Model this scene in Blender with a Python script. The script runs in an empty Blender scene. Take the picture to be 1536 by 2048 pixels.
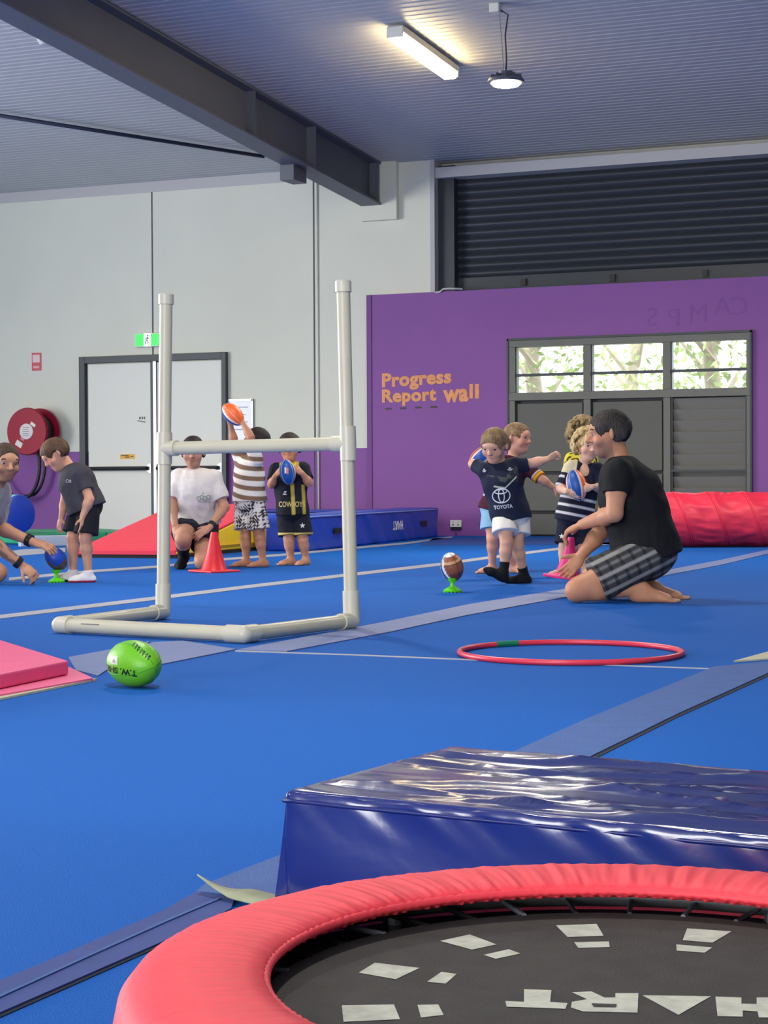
import bpy, bmesh, math, random
import numpy as np
from mathutils import Vector, Matrix, noise
from mathutils.bvhtree import BVHTree

random.seed(7)
rng = np.random.default_rng(7)
SC = bpy.context.scene
COL = SC.collection
# ------------------------------------------------------------------ camera
FPX, CX, CY = 3700.0, 768.0, 1024.0           # focal length and centre in pixels of the 1536x2048 frame
CAM_H = 0.65
YAW, PITCH, ROLL = math.radians(23.0), math.atan2(64.0, FPX), math.radians(0.3)
C0 = np.array([0.0, 0.0, CAM_H])
_f0 = np.array([-math.sin(YAW), math.cos(YAW), 0.0]); _r0 = np.array([math.cos(YAW), math.sin(YAW), 0.0]); _z = np.array([0, 0, 1.0])
FWD = _f0 * math.cos(PITCH) - _z * math.sin(PITCH)
_u0 = _f0 * math.sin(PITCH) + _z * math.cos(PITCH)
RGT = _r0 * math.cos(ROLL) - _u0 * math.sin(ROLL)
UPV = _u0 * math.cos(ROLL) + _r0 * math.sin(ROLL)
cd = bpy.data.cameras.new('camera'); cam = bpy.data.objects.new('camera', cd); COL.objects.link(cam)
cd.sensor_fit = 'VERTICAL'; cd.sensor_height = 36.0; cd.lens = FPX * 36.0 / 2048.0
cd.clip_start = 0.05; cd.clip_end = 200
m = Matrix.Identity(4)
for i in range(3):
    m[i][0] = RGT[i]; m[i][1] = UPV[i]; m[i][2] = -FWD[i]; m[i][3] = C0[i]
cam.matrix_world = m
SC.camera = cam
SC.view_settings.view_transform = 'Standard'; SC.view_settings.look = 'None'
SC.view_settings.gamma = 1.0; SC.view_settings.use_curve_mapping = False
SC.view_settings.exposure = 0.40
# ------------------------------------------------------------------ world: bright overcast day outside
w = bpy.data.worlds.new('sky'); SC.world = w; w.use_nodes = True
_bg = w.node_tree.nodes['Background']; _bg.inputs[0].default_value = (0.93, 0.97, 1.0, 1); _bg.inputs[1].default_value = 4.0
# ------------------------------------------------------------------ daylight coming in through the open doors of the hall
def area(name, loc, aim, sx, sy, power, col=(1, 1, 1)):
    l = bpy.data.lights.new(name, 'AREA'); l.shape = 'RECTANGLE'; l.size = sx; l.size_y = sy; l.energy = power; l.color = col
    o = bpy.data.objects.new(name, l); COL.objects.link(o); o.location = loc
    o.rotation_euler = (Vector(aim) - Vector(loc)).to_track_quat('-Z', 'Y').to_euler()
    return o
area('daylight_side_door', (-16.6, 8.5, 2.1), (0, 9.5, 1.2), 8.0, 3.6, 620, (1.0, 0.97, 0.92))
area('daylight_back_door', (-3.0, -5.7, 1.9), (-4, 10, 1.2), 7.0, 3.4, 420, (1.0, 0.98, 0.95))

# ------------------------------------------------------------------ pixel -> place
WALL_Y = 20.1
CEIL0, CEILS, RIDGE_Y = 4.37, 0.077, 7.0
def ray(px, py): return FWD + (px - CX) / FPX * RGT - (py - CY) / FPX * UPV
def P(px, py, d): return C0 + d * ray(px, py)
def onZ(px, py, z=0.0):
    r = ray(px, py); return C0 + r * ((z - C0[2]) / r[2])
def onY(px, py, Y=WALL_Y):
    r = ray(px, py); return C0 + r * ((Y - C0[1]) / r[1])
def onX(px, py, X):
    r = ray(px, py); return C0 + r * ((X - C0[0]) / r[0])
def ceil_z(Y): return CEIL0 + (WALL_Y - Y) * CEILS if Y > RIDGE_Y else CEIL0 + (WALL_Y - RIDGE_Y) * CEILS - (RIDGE_Y - Y) * CEILS
def onCeil(px, py, off=0.0):
    r = ray(px, py)
    t = (CEIL0 + CEILS * (WALL_Y - C0[1]) - off - C0[2]) / (r[2] + CEILS * r[1]); return C0 + r * t
def camdir(v):                                   # (right, up, towards camera) -> world, level with the floor
    return np.array(v[0] * _r0 + v[1] * _z - v[2] * _f0)
def unit(v):
    v = np.asarray(v, float); return v / (np.linalg.norm(v) + 1e-12)

# ------------------------------------------------------------------ materials
def lin(c):
    return tuple(((x / 255.0) / 12.92 if x / 255.0 <= 0.04045 else ((x / 255.0 + 0.055) / 1.055) ** 2.4) for x in c)
def mat(name, rgb, rough=0.5, metal=0.0, var=0.0, vscale=6.0, bump=0.0, bscale=60.0, spec=0.5, emit=None, estr=0.0, coat=0.0, sheen=0.0, attr=None, trans=0.0, alpha=1.0, sss=0.0):
    M = bpy.data.materials.new(name); M.use_nodes = True
    nt = M.node_tree; b = nt.nodes['Principled BSDF']
    c = lin(rgb) + (1,)
    b.inputs['Base Color'].default_value = c; b.inputs['Roughness'].default_value = rough; b.inputs['Metallic'].default_value = metal
    b.inputs['Specular IOR Level'].default_value = spec
    if coat: b.inputs['Coat Weight'].default_value = coat; b.inputs['Coat Roughness'].default_value = 0.12
    if sheen: b.inputs['Sheen Weight'].default_value = sheen; b.inputs['Sheen Roughness'].default_value = 0.5
    if trans: b.inputs['Transmission Weight'].default_value = trans
    if alpha < 1: b.inputs['Alpha'].default_value = alpha
    if sss: b.inputs['Subsurface Weight'].default_value = sss; b.inputs['Subsurface Radius'].default_value = (0.012, 0.005, 0.003)
    if emit is not None: b.inputs['Emission Color'].default_value = lin(emit) + (1,); b.inputs['Emission Strength'].default_value = estr
    co = nt.nodes.new('ShaderNodeTexCoord')
    src = None
    if attr:
        a = nt.nodes.new('ShaderNodeAttribute'); a.attribute_name = attr; src = a.outputs['Color']
    if var:
        n = nt.nodes.new('ShaderNodeTexNoise'); n.inputs['Scale'].default_value = vscale; n.inputs['Detail'].default_value = 4
        nt.links.new(co.outputs['Object'], n.inputs['Vector'])
        mr = nt.nodes.new('ShaderNodeMapRange'); mr.inputs[1].default_value = 0.3; mr.inputs[2].default_value = 0.7
        mr.inputs[3].default_value = 1 - var; mr.inputs[4].default_value = 1 + var * 0.6
        nt.links.new(n.outputs[0], mr.inputs[0])
        mx = nt.nodes.new('ShaderNodeVectorMath'); mx.operation = 'MULTIPLY'
        if src is None: mx.inputs[0].default_value = c[:3]
        else: nt.links.new(src, mx.inputs[0])
        nt.links.new(mr.outputs[0], mx.inputs[1]); src = mx.outputs[0]
    if src is not None: nt.links.new(src, b.inputs['Base Color'])
    if bump:
        n2 = nt.nodes.new('ShaderNodeTexNoise'); n2.inputs['Scale'].default_value = bscale; n2.inputs['Detail'].default_value = 5
        nt.links.new(co.outputs['Object'], n2.inputs['Vector'])
        bp = nt.nodes.new('ShaderNodeBump'); bp.inputs['Strength'].default_value = bump; bp.inputs['Distance'].default_value = 0.01
        nt.links.new(n2.outputs[0], bp.inputs['Height']); nt.links.new(bp.outputs[0], b.inputs['Normal'])
    return M

# ------------------------------------------------------------------ objects
def tag(o, label=None, cat=None, group=None, kind=None):
    if label: o['label'] = label
    if cat: o['category'] = cat
    if group: o['group'] = group
    if kind: o['kind'] = kind
    return o
def empty(name, loc=(0, 0, 0)):
    o = bpy.data.objects.new(name, None); COL.objects.link(o); o.location = Vector(loc); o.empty_display_size = 0.1
    return o
def adopt(o, parent):                                # parts keep world coordinates in their mesh data
    if parent is not None:
        o.parent = parent
        o.matrix_parent_inverse = Matrix.Translation(-parent.location) if parent.parent is None else Matrix.Identity(4)
    return o
class MB:
    """collects vertices and faces in world coordinates, then builds ONE mesh object"""
    def __init__(s): s.v = []; s.f = []; s.mi = []
    def add(s, vs, fs, mi=0):
        n = len(s.v); s.v += [tuple(map(float, q)) for q in vs]; s.f += [tuple(n + i for i in q) for q in fs]; s.mi += [mi] * len(fs); return s
    def box(s, lo, hi, mi=0):
        x0, y0, z0 = lo; x1, y1, z1 = hi
        return s.add([(x0, y0, z0), (x1, y0, z0), (x1, y1, z0), (x0, y1, z0), (x0, y0, z1), (x1, y0, z1), (x1, y1, z1), (x0, y1, z1)],
                     [(0, 3, 2, 1), (4, 5, 6, 7), (0, 1, 5, 4), (1, 2, 6, 5), (2, 3, 7, 6), (3, 0, 4, 7)], mi)
    def obox(s, c, ax, half, mi=0):                 # oriented box: ax = three unit axes, half = half sizes
        c = np.asarray(c, float); a = [np.asarray(q, float) for q in ax]
        vs = [c + a[0] * half[0] * i + a[1] * half[1] * j + a[2] * half[2] * k for k in (-1, 1) for (i, j) in ((-1, -1), (1, -1), (1, 1), (-1, 1))]
        return s.add(vs, [(0, 3, 2, 1), (4, 5, 6, 7), (0, 1, 5, 4), (1, 2, 6, 5), (2, 3, 7, 6), (3, 0, 4, 7)], mi)
    def prism(s, pts, ext, mi=0):                    # polygon pts extruded by vector ext
        n = len(pts); pts = [np.asarray(q, float) for q in pts]; e = np.asarray(ext, float)
        return s.add(pts + [q + e for q in pts], [tuple(range(n))[::-1], tuple(range(n, 2 * n))] + [(i, (i + 1) % n, n + (i + 1) % n, n + i) for i in range(n)], mi)
    def tube(s, pts, r, seg=12, closed=False, cap=True, mi=0):
        pts = [np.asarray(q, float) for q in pts]; n = len(pts); rs = r if hasattr(r, '__len__') else [r] * n
        vs, fs = [], []; up = None
        for i in range(n):
            t = unit(pts[(i + 1) % n] - pts[i - 1]) if closed or 0 < i < n - 1 else unit(pts[min(i + 1, n - 1)] - pts[max(i - 1, 0)])
            if up is None: up = unit(np.cross(t, (0, 0, 1) if abs(t[2]) < 0.9 else (1, 0, 0)))
            up = unit(up - t * np.dot(up, t)); b = np.cross(t, up)
            for k in range(seg):
                a = 2 * math.pi * k / seg; vs.append(pts[i] + (up * math.cos(a) + b * math.sin(a)) * rs[i])
        for i in range(n if closed else n - 1):
            j = (i + 1) % n
            for k in range(seg): fs.append((i * seg + k, i * seg + (k + 1) % seg, j * seg + (k + 1) % seg, j * seg + k))
        if cap and not closed: fs += [tuple(range(seg))[::-1], tuple((n - 1) * seg + k for k in range(seg))]
        return s.add(vs, fs, mi)
    def lathe(s, prof, c, ax=(0, 0, 1), seg=32, mi=0):   # prof = [(r, h)]
        c = np.asarray(c, float); ax = unit(ax); a1 = unit(np.cross(ax, (0, 1, 0) if abs(ax[1]) < 0.9 else (1, 0, 0))); a2 = np.cross(ax, a1)
        vs = []; n = len(prof)
        for r, h in prof:
            for k in range(seg):
                t = 2 * math.pi * k / seg; vs.append(c + ax * h + (a1 * math.cos(t) + a2 * math.sin(t)) * r)
        fs = [(i * seg + k, i * seg + (k + 1) % seg, (i + 1) * seg + (k + 1) % seg, (i + 1) * seg + k) for i in range(n - 1) for k in range(seg)]
        if prof[0][0] > 1e-5: fs.append(tuple(range(seg))[::-1])
        if prof[-1][0] > 1e-5: fs.append(tuple((n - 1) * seg + k for k in range(seg)))
        return s.add(vs, fs, mi)
    def build(s, name, mats, parent=None, smooth=False, bevel=0.0, origin=None):
        me = bpy.data.meshes.new(name)
        if origin is None: origin = np.zeros(3) if parent is not None else np.mean(np.array(s.v), 0)
        me.from_pydata([tuple(np.asarray(q) - origin) for q in s.v], [], s.f); me.update()
        return finish(name, me, mats, parent, smooth, bevel, s.mi, origin)
def finish(name, me, mats, parent=None, smooth=False, bevel=0.0, mi=None, origin=(0, 0, 0), fixn=True):
    for q in (mats if isinstance(mats, (list, tuple)) else [mats]): me.materials.append(q)
    if mi is not None and any(mi): me.polygons.foreach_set('material_index', mi)
    if fixn:
        bm = bmesh.new(); bm.from_mesh(me); bmesh.ops.remove_doubles(bm, verts=bm.verts, dist=1e-6); bmesh.ops.recalc_face_normals(bm, faces=bm.faces)
        if bevel: bmesh.ops.bevel(bm, geom=list(bm.edges), offset=bevel, segments=2, profile=0.5, affect='EDGES', clamp_overlap=True)
        bm.to_mesh(me); bm.free()
    if smooth: me.polygons.foreach_set('use_smooth', [True] * len(me.polygons))
    if smooth == 'auto':
        me.set_sharp_from_angle(angle=math.radians(35))
    o = bpy.data.objects.new(name, me); COL.objects.link(o); o.location = Vector(origin)
    adopt(o, parent)
    return o
def simple(name, m_, parent, lo, hi, bevel=0.0):
    return MB().box(lo, hi).build(name, m_, parent, bevel=bevel)

def text_mesh(body, bold=0.03, res=3, spacing=1.0):
    cu = bpy.data.curves.new('text', 'FONT'); cu.body = body; cu.size = 1.0; cu.offset = bold; cu.resolution_u = res; cu.space_character = spacing
    o = bpy.data.objects.new('text', cu); COL.objects.link(o); bpy.context.view_layer.update()
    me = bpy.data.meshes.new_from_object(o)
    bm = bmesh.new(); bm.from_mesh(me); bmesh.ops.remove_doubles(bm, verts=bm.verts, dist=1e-4); bmesh.ops.triangulate(bm, faces=bm.faces)
    v = np.array([tuple(q.co) for q in bm.verts])[:, :2]; f = [tuple(q.index for q in p.verts) for p in bm.faces]
    bm.free(); bpy.data.objects.remove(o); bpy.data.curves.remove(cu); bpy.data.meshes.remove(me)
    return v, f
def islands(v, f):
    par = list(range(len(v)))
    def find(a):
        while par[a] != a: par[a] = par[par[a]]; a = par[a]
        return a
    for t in f:
        for q in t[1:]: par[find(t[0])] = find(q)
    g = {}
    for t in f: g.setdefault(find(t[0]), []).append(t)
    out = []
    for fs in g.values():
        ids = sorted({i for t in fs for i in t}); mp = {i: k for k, i in enumerate(ids)}
        out.append((v[ids], [tuple(mp[i] for i in t) for t in fs]))
    return sorted(out, key=lambda q: q[0][:, 0].min())
def subdiv2d(v, f, maxlen):
    bm = bmesh.new(); bv = [bm.verts.new((q[0], q[1], 0)) for q in v]
    for t in f:
        try: bm.faces.new([bv[i] for i in t])
        except ValueError: pass
    for _ in range(4):
        es = [e for e in bm.edges if e.calc_length() > maxlen]
        if not es: break
        bmesh.ops.subdivide_edges(bm, edges=es, cuts=1); bmesh.ops.triangulate(bm, faces=bm.faces)
    bm.verts.index_update()
    v2 = np.array([tuple(q.co)[:2] for q in bm.verts]); f2 = [tuple(q.index for q in p.verts) for p in bm.faces]; bm.free()
    return v2, f2
def bvh_of(objs):
    vs, fs = [], []
    for o in objs:
        n = len(vs)
        vs += [tuple(np.array(q.co) + np.array(o.location)) for q in o.data.vertices]; fs += [tuple(n + i for i in p.vertices) for p in o.data.polygons]
    return BVHTree.FromPolygons([Vector(q) for q in vs], fs)
def decal(name, v, f, tree, org, right, up, width, m_, parent, height=None, maxlen=None, eps=0.0015, center=True):
    """lay flat 2-D artwork (v, f) onto a curved surface: width in metres along `right`, facing org"""
    v = np.array(v, float); lo, hi = v.min(0), v.max(0); s = width / (hi[0] - lo[0]); sy = s if height is None else height / (hi[1] - lo[1])
    v = (v - (lo + hi) / 2) * (s, sy)
    if maxlen: v, f = subdiv2d(v, f, maxlen)
    right, up = unit(right), unit(up); n = unit(np.cross(right, up)); out = []; last = np.array(org, float)
    for a, b in v:
        q = np.array(org) + right * a + up * b
        h = tree.ray_cast(Vector(q + n * 0.25), Vector(-n), 0.6)
        if h[0] is not None: out.append(np.array(h[0]) + n * eps)
        else: out.append(None)
    f = [t for t in f if all(out[i] is not None for i in t)]; used = sorted({i for t in f for i in t}); mp = {i: k for k, i in enumerate(used)}
    if not f: return None
    mb = MB(); mb.add([out[i] for i in used], [tuple(mp[i] for i in t) for t in f]); me_o = mb.build(name, m_, parent)
    return me_o
# ================================================================== materials of the place
M_WALL = mat('white_painted_wall', (222, 222, 204), 0.75, var=0.03, vscale=1.2, bump=0.08, bscale=25)
M_PURPLE = mat('purple_paint', (132, 76, 150), 0.62, var=0.05, vscale=1.5, bump=0.05, bscale=30)
M_PURPLE2 = mat('purple_paint_patch', (118, 68, 136), 0.66)
M_GHOST = mat('faded_letter_paint', (124, 71, 142), 0.66)
M_CEIL = mat('white_roof_sheet', (186, 186, 182), 0.5, var=0.03, vscale=1.0)
M_STEEL = mat('charcoal_steel', (88, 92, 102), 0.5, var=0.05, vscale=3)
M_FLOOR = mat('blue_carpet', (0, 94, 186), 0.8, var=0.16, vscale=260.0, bump=0.5, bscale=380, spec=0.2)
M_TAPE = mat('grey_blue_tape', (104, 120, 168), 0.6, var=0.08, vscale=9)
M_TAPEL = mat('pale_tape', (160, 162, 172), 0.6, var=0.05)
M_TAPEB = mat('faded_blue_tape', (56, 92, 156), 0.75, var=0.12, vscale=14, bump=0.3, bscale=200)
M_TAPED = mat('navy_velcro_strip', (48, 68, 134), 0.8, var=0.1, vscale=20)
M_BEIGE = mat('beige_hook_strip', (190, 186, 160), 0.8, var=0.08, vscale=20)
M_SEAM = mat('dark_joint', (18, 26, 48), 0.9)
M_JOINT = mat('wall_joint', (110, 112, 118), 0.9)
M_FRAME = mat('grey_green_frame', (104, 105, 96), 0.5, var=0.04)
M_PANELD = mat('dark_grey_board', (88, 89, 82), 0.6, var=0.04)
M_LOUV = mat('grey_louvre', (124, 122, 116), 0.45)
M_DOORF = mat('dark_door_frame', (62, 68, 70), 0.5)
M_WHITE = mat('white_gloss', (220, 219, 206), 0.45)
M_BLACK = mat('black_plastic', (22, 22, 26), 0.45)
M_CHROME = mat('satin_metal', (150, 152, 156), 0.35, metal=0.8)
M_SHUT = mat('charcoal_shutter', (52, 57, 62), 0.38, var=0.04)
M_TRIM = mat('pale_trim', (188, 186, 184), 0.6)
M_ORANGE = mat('copper_vinyl', (226, 150, 86), 0.5, var=0.12, vscale=20)
M_GREENLIT = mat('exit_green', (0, 160, 60), 0.4, emit=(0, 210, 70), estr=0.9)
M_WHITELIT = mat('exit_white', (240, 255, 245), 0.4, emit=(235, 255, 240), estr=1.2)

def gl():   # window glass
    M = bpy.data.materials.new('window_glass'); M.use_nodes = True; nt = M.node_tree
    b = nt.nodes['Principled BSDF']; nt.nodes.remove(b)
    t = nt.nodes.new('ShaderNodeBsdfTransparent'); t.inputs[0].default_value = (0.95, 0.98, 0.97, 1)
    g = nt.nodes.new('ShaderNodeBsdfGlossy'); g.inputs['Roughness'].default_value = 0.05
    mx = nt.nodes.new('ShaderNodeMixShader'); mx.inputs[0].default_value = 0.06
    nt.links.new(t.outputs[0], mx.inputs[1]); nt.links.new(g.outputs[0], mx.inputs[2]); nt.links.new(mx.outputs[0], nt.nodes['Material Output'].inputs[0])
    return M
M_GLASS = gl()

# ================================================================== floor
XL, XR, YB = -17.0, 7.0, -6.0
fl = MB().box((XL, YB, -0.06), (XR, WALL_Y + 0.3, 0.0)).build('floor', M_FLOOR, origin=np.array([-5.0, 7.0, 0.0]))
tag(fl, 'bright blue carpeted sprung gymnastics floor with taped joints', None, kind='structure')
def floor_poly(name, px, m_, z=0.004, zb=0.0005):
    pts = [onZ(x, y) for x, y in px]; area2 = sum(pts[i][0] * pts[(i + 1) % len(pts)][1] - pts[(i + 1) % len(pts)][0] * pts[i][1] for i in range(len(pts)))
    if area2 < 0: pts = pts[::-1]
    return MB().prism([q + (0, 0, zb) for q in pts], (0, 0, z - zb)).build(name, m_, fl)
def ribbon(name, px, hw, m_, z=0.004):
    up = [(x, y - h) for (x, y), h in zip(px, hw)]; dn = [(x, y + h) for (x, y), h in zip(px, hw)]
    mb = MB()
    for i in range(len(px) - 1):
        q = [onZ(*up[i]), onZ(*up[i + 1]), onZ(*dn[i + 1]), onZ(*dn[i])]
        mb.add(q + [p + (0, 0, z) for p in q], [(4, 5, 6, 7), (0, 1, 5, 4), (2, 3, 7, 6)] + ([(3, 0, 4, 7)] if i == 0 else []) + ([(1, 2, 6, 5)] if i == len(px) - 2 else []))
    return mb.build(name, m_, fl)
ribbon('tape_strip', [(-120, 1249), (0, 1234.5), (330, 1195), (500, 1173.5), (692, 1151), (881, 1129), (965, 1117.5), (1118, 1098), (1300, 1077.5)], [4, 3.6, 3.4, 3.1, 3, 2.8, 2.6, 2.4, 2], M_TAPEL, 0.003)
ribbon('tape_strip', [(18, 1159), (98, 1151), (193, 1142.5), (314, 1134), (386, 1126), (448, 1119), (560, 1110.5), (620, 1104.7), (715, 1095.6), (819, 1086), (905, 1074)], [2.8, 2.6, 2.4, 2.2, 2.2, 2.2, 2, 2, 1.8, 1.6, 1.5], M_TAPEL, 0.003)
ribbon('tape_strip', [(-40, 1113), (0, 1110), (47, 1105), (131, 1100)], [6, 5, 6, 4], M_TAPEL, 0.003)
floor_poly('tape_strip', [(137, 1316), (203, 1304), (300, 1284), (196, 1353), (152, 1342)], M_TAPE)
floor_poly('tape_strip', [(258, 1306), (305, 1286), (366, 1283), (472, 1300), (328, 1329), (240, 1344)], M_TAPE)
floor_poly('tape_strip', [(475, 1301), (780, 1243), (936, 1210), (1122, 1180), (1232, 1163), (1334, 1141), (1440, 1121), (1536, 1100), (1700, 1068), (1700, 1076), (1536, 1108), (1440, 1131), (1334, 1151), (1232, 1178), (1122, 1197), (936, 1231), (780, 1265), (574, 1304)], M_TAPE)
ribbon('seam_thread', [(470, 1302.5), (700, 1310), (965, 1321), (1200, 1330), (1420, 1338)], [0.9, 0.9, 0.9, 0.8, 0.8], M_TAPEL, 0.002)
floor_poly('tape_strip', [(1040, 1500), (1168, 1442), (1428, 1335), (1536, 1325), (1680, 1270), (1680, 1285), (1536, 1348), (1357, 1429), (1186, 1513), (1000, 1596), (880, 1575)], M_TAPEB)
ribbon('floor_joint', [(1000, 1599), (1186, 1516), (1357, 1431.5), (1536, 1351), (1680, 1287)], [5, 4.2, 3, 2.2, 2], M_SEAM, 0.0015)
floor_poly('hook_strip', [(1467, 1325), (1536, 1306), (1660, 1272), (1660, 1280), (1536, 1320)], M_BEIGE, 0.006)
floor_poly('tape_strip', [(-60, 1992), (0, 1966), (130, 1912), (325, 1826), (392, 1788), (470, 1800), (462, 1822), (346, 1879), (0, 2031), (-60, 2060)], M_TAPED)
ribbon('tape_fold', [(-60, 2028), (0, 2001), (180, 1918), (330, 1850), (440, 1803)], [2.2, 2.2, 2, 2, 1.6], M_TAPEB, 0.006)
ribbon('floor_joint', [(-60, 2063), (0, 2034), (346, 1881), (470, 1824)], [2.5, 2.5, 2.2, 2], M_SEAM, 0.0015)
floor_poly('tape_strip', [(392, 1786), (408, 1772), (552, 1716), (640, 1680), (640, 1760), (552, 1800)], M_TAPEB, 0.003)
floor_poly('perimeter_strip', [(868, 1077), (1400, 1075.5), (1400, 1088), (840, 1091)], mat('navy_perimeter_carpet', (8, 62, 142), 0.8), 0.003)
# the loose end of the hook strip, curling up beside the blue mat
cb = MB(); A_, B_ = onZ(398, 1790), onZ(560, 1815); n_ = unit(np.cross(B_ - A_, (0, 0, 1))); nseg = 14
rows = []
for i in range(nseg + 1):
    t = i / nseg; c = A_ + (B_ - A_) * t; wd = 0.005 + 0.026 * min(1, t * 1.8); lift = 0.012 * max(0, 1 - t * 3.0) ** 1.5 + 0.012 * max(0, 1 - t) + 0.005
    tw = 0.5 * max(0, 1 - t * 2)
    a = n_ * math.cos(tw) + np.array([0, 0, 1]) * math.sin(tw)
    rows.append((c + (0, 0, lift) - a * wd, c + (0, 0, lift) + a * wd))
vs = []; 
for a, b in rows: vs += [a, b, a + (0, 0, 0.003), b + (0, 0, 0.003)]
fs = []
for i in range(nseg):
    o_ = 4 * i; fs += [(o_, o_ + 1, o_ + 5, o_ + 4), (o_ + 2, o_ + 6, o_ + 7, o_ + 3), (o_, o_ + 4, o_ + 6, o_ + 2), (o_ + 1, o_ + 3, o_ + 7, o_ + 5)]
fs += [(0, 2, 3, 1), (4 * nseg, 4 * nseg + 1, 4 * nseg + 3, 4 * nseg + 2)]
cb.add(vs, fs).build('loose_hook_strip', mat('olive_hook_strip', (150, 154, 128), 0.8, var=0.1, vscale=30), fl, smooth=True)

# ================================================================== ceiling: ribbed sheets, pitched
mb = MB(); pitch = 0.105; ys = np.arange(YB, WALL_Y + 0.4, pitch); prof = []
for y in ys:
    prof += [(y, 0.0), (y + pitch * 0.62, 0.0), (y + pitch * 0.72, 0.005), (y + pitch * 0.9, 0.005)]
vs, fs = [], []
for y, dz in prof:
    vs += [(XL, y, ceil_z(y) + dz), (XR, y, ceil_z(y) + dz), (XL, y, ceil_z(y) + 0.12), (XR, y, ceil_z(y) + 0.12)]
for i in range(len(prof) - 1):
    a = 4 * i; fs += [(a, a + 1, a + 5, a + 4), (a + 2, a + 6, a + 7, a + 3)]
ce = mb.add(vs, fs).build('ceiling', M_CEIL, origin=np.array([-5.0, 7.0, 5.4]))
tag(ce, 'white ribbed metal ceiling sloping down to the far wall', None, kind='structure')

# ================================================================== walls
def xw(px, py=700, Y=WALL_Y): return onY(px, py, Y)[0]
def zw(px, py, Y=WALL_Y): return onY(px, py, Y)[2]
X742, X870 = xw(742), xw(868)
ZP = 1.03; ZR = 2.83
wf = empty('wall_far', (-10, WALL_Y, 0)); tag(wf, 'white concrete far wall with purple lower band', None, kind='structure')
xj = [XL, xw(306), xw(629), X742]
for i in range(3):
    a, b = xj[i] + 0.012, xj[i + 1] - (0.012 if i < 2 else 0.0)
    MB().box((a, WALL_Y, ZP), (b, WALL_Y + 0.25, 5.2)).build('wall_panel', M_WALL, wf)
    MB().box((a, WALL_Y, 0), (b, WALL_Y + 0.25, ZP)).build('painted_band', M_PURPLE, wf)
for i in (1, 2):
    MB().box((xj[i] - 0.012, WALL_Y + 0.012, 0), (xj[i] + 0.012, WALL_Y + 0.03, 5.2)).build('panel_joint', M_JOINT, wf)
MB().box((X742, WALL_Y, ZR), (X870, WALL_Y + 0.25, 5.2)).build('pier', M_WALL, wf)
# white vertical conduit beside the second joint, dropping behind the blue mat
MB().tube([(xj[2] + 0.05, WALL_Y - 0.012, 0.0), (xj[2] + 0.05, WALL_Y - 0.012, 4.3)], 0.012, 8).build('trim_3', M_WALL, smooth=True)['kind'] = 'structure'
MB().box((XL, WALL_Y - 0.01, 4.24), (xw(575), WALL_Y, 4.40)).build('trim_4', M_TRIM)['kind'] = 'structure'
# purple infill wall with the louvre window opening
wp = empty('wall_infill', (-6, WALL_Y, 0)); tag(wp, 'purple painted infill wall below the roller shutter', None, kind='structure')
WX0, WX1 = xw(1022), xw(1503); WZ1 = 0.5 * (zw(1025, 684) + zw(1500, 664))
yo = WALL_Y - 0.05
for nm, lo, hi in (('wall_section', (X742, yo, 0), (WX0, WALL_Y + 0.2, ZR)), ('wall_section', (WX1, yo, 0), (XR, WALL_Y + 0.2, ZR)), ('wall_section', (WX0, yo, WZ1), (WX1, WALL_Y + 0.2, ZR))):
    MB().box(lo, hi).build(nm, M_PURPLE, wp)
MB().box((X742 - 0.03, yo - 0.012, 0), (X742 + 0.03, yo, ZR)).build('edge_strip', M_PURPLE2, wp)
# faint outline of letters painted over, top right
gx = [(1452, 612, 'C'), (1420, 616, 'A'), (1372, 624, 'M'), (1322, 630, 'P'), (1280, 634, 'S')]
for px_, py_, ch in gx:
    v, f = text_mesh(ch, 0.0); c = onY(px_ + 24, py_, yo - 0.001); s_ = 0.29
    v = v - v.mean(0); v[:, 0] *= -1; f = [t for t in f if abs(np.cross(v[t[1]] - v[t[0]], v[t[2]] - v[t[0]])) > 1e-7]
    MB().add([(c[0] + a * s_, yo - 0.003, c[2] + b * s_) for a, b in v], f).build('ghost_letter', M_GHOST, wp)
# side and back walls (outside the frame), with the open doors the daylight comes through
tag(MB().box((XR, YB, 0), (XR + 0.2, WALL_Y + 0.3, 5.6)).build('wall_right', M_WALL), 'white side wall of the hall', None, kind='structure')
wl = empty('wall_left', (XL, 7, 0)); tag(wl, 'white side wall of the hall with a wide door opening', None, kind='structure')
for lo, hi in (((XL - 0.2, YB, 0), (XL, 4.5, 5.6)), ((XL - 0.2, 12.5, 0), (XL, WALL_Y + 0.3, 5.6)), ((XL - 0.2, 4.5, 4.0), (XL, 12.5, 5.6))):
    MB().box(lo, hi).build('wall_section', M_WALL, wl)
wb = empty('wall_back', (-5, YB, 0)); tag(wb, 'white back wall of the hall with a wide door opening', None, kind='structure')
for lo, hi in (((XL, YB - 0.2, 0), (-6.5, YB, 5.6)), ((0.5, YB - 0.2, 0), (XR, YB, 5.6)), ((-6.5, YB - 0.2, 3.7), (0.5, YB, 5.6))):
    MB().box(lo, hi).build('wall_section', M_WALL, wb)

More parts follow.
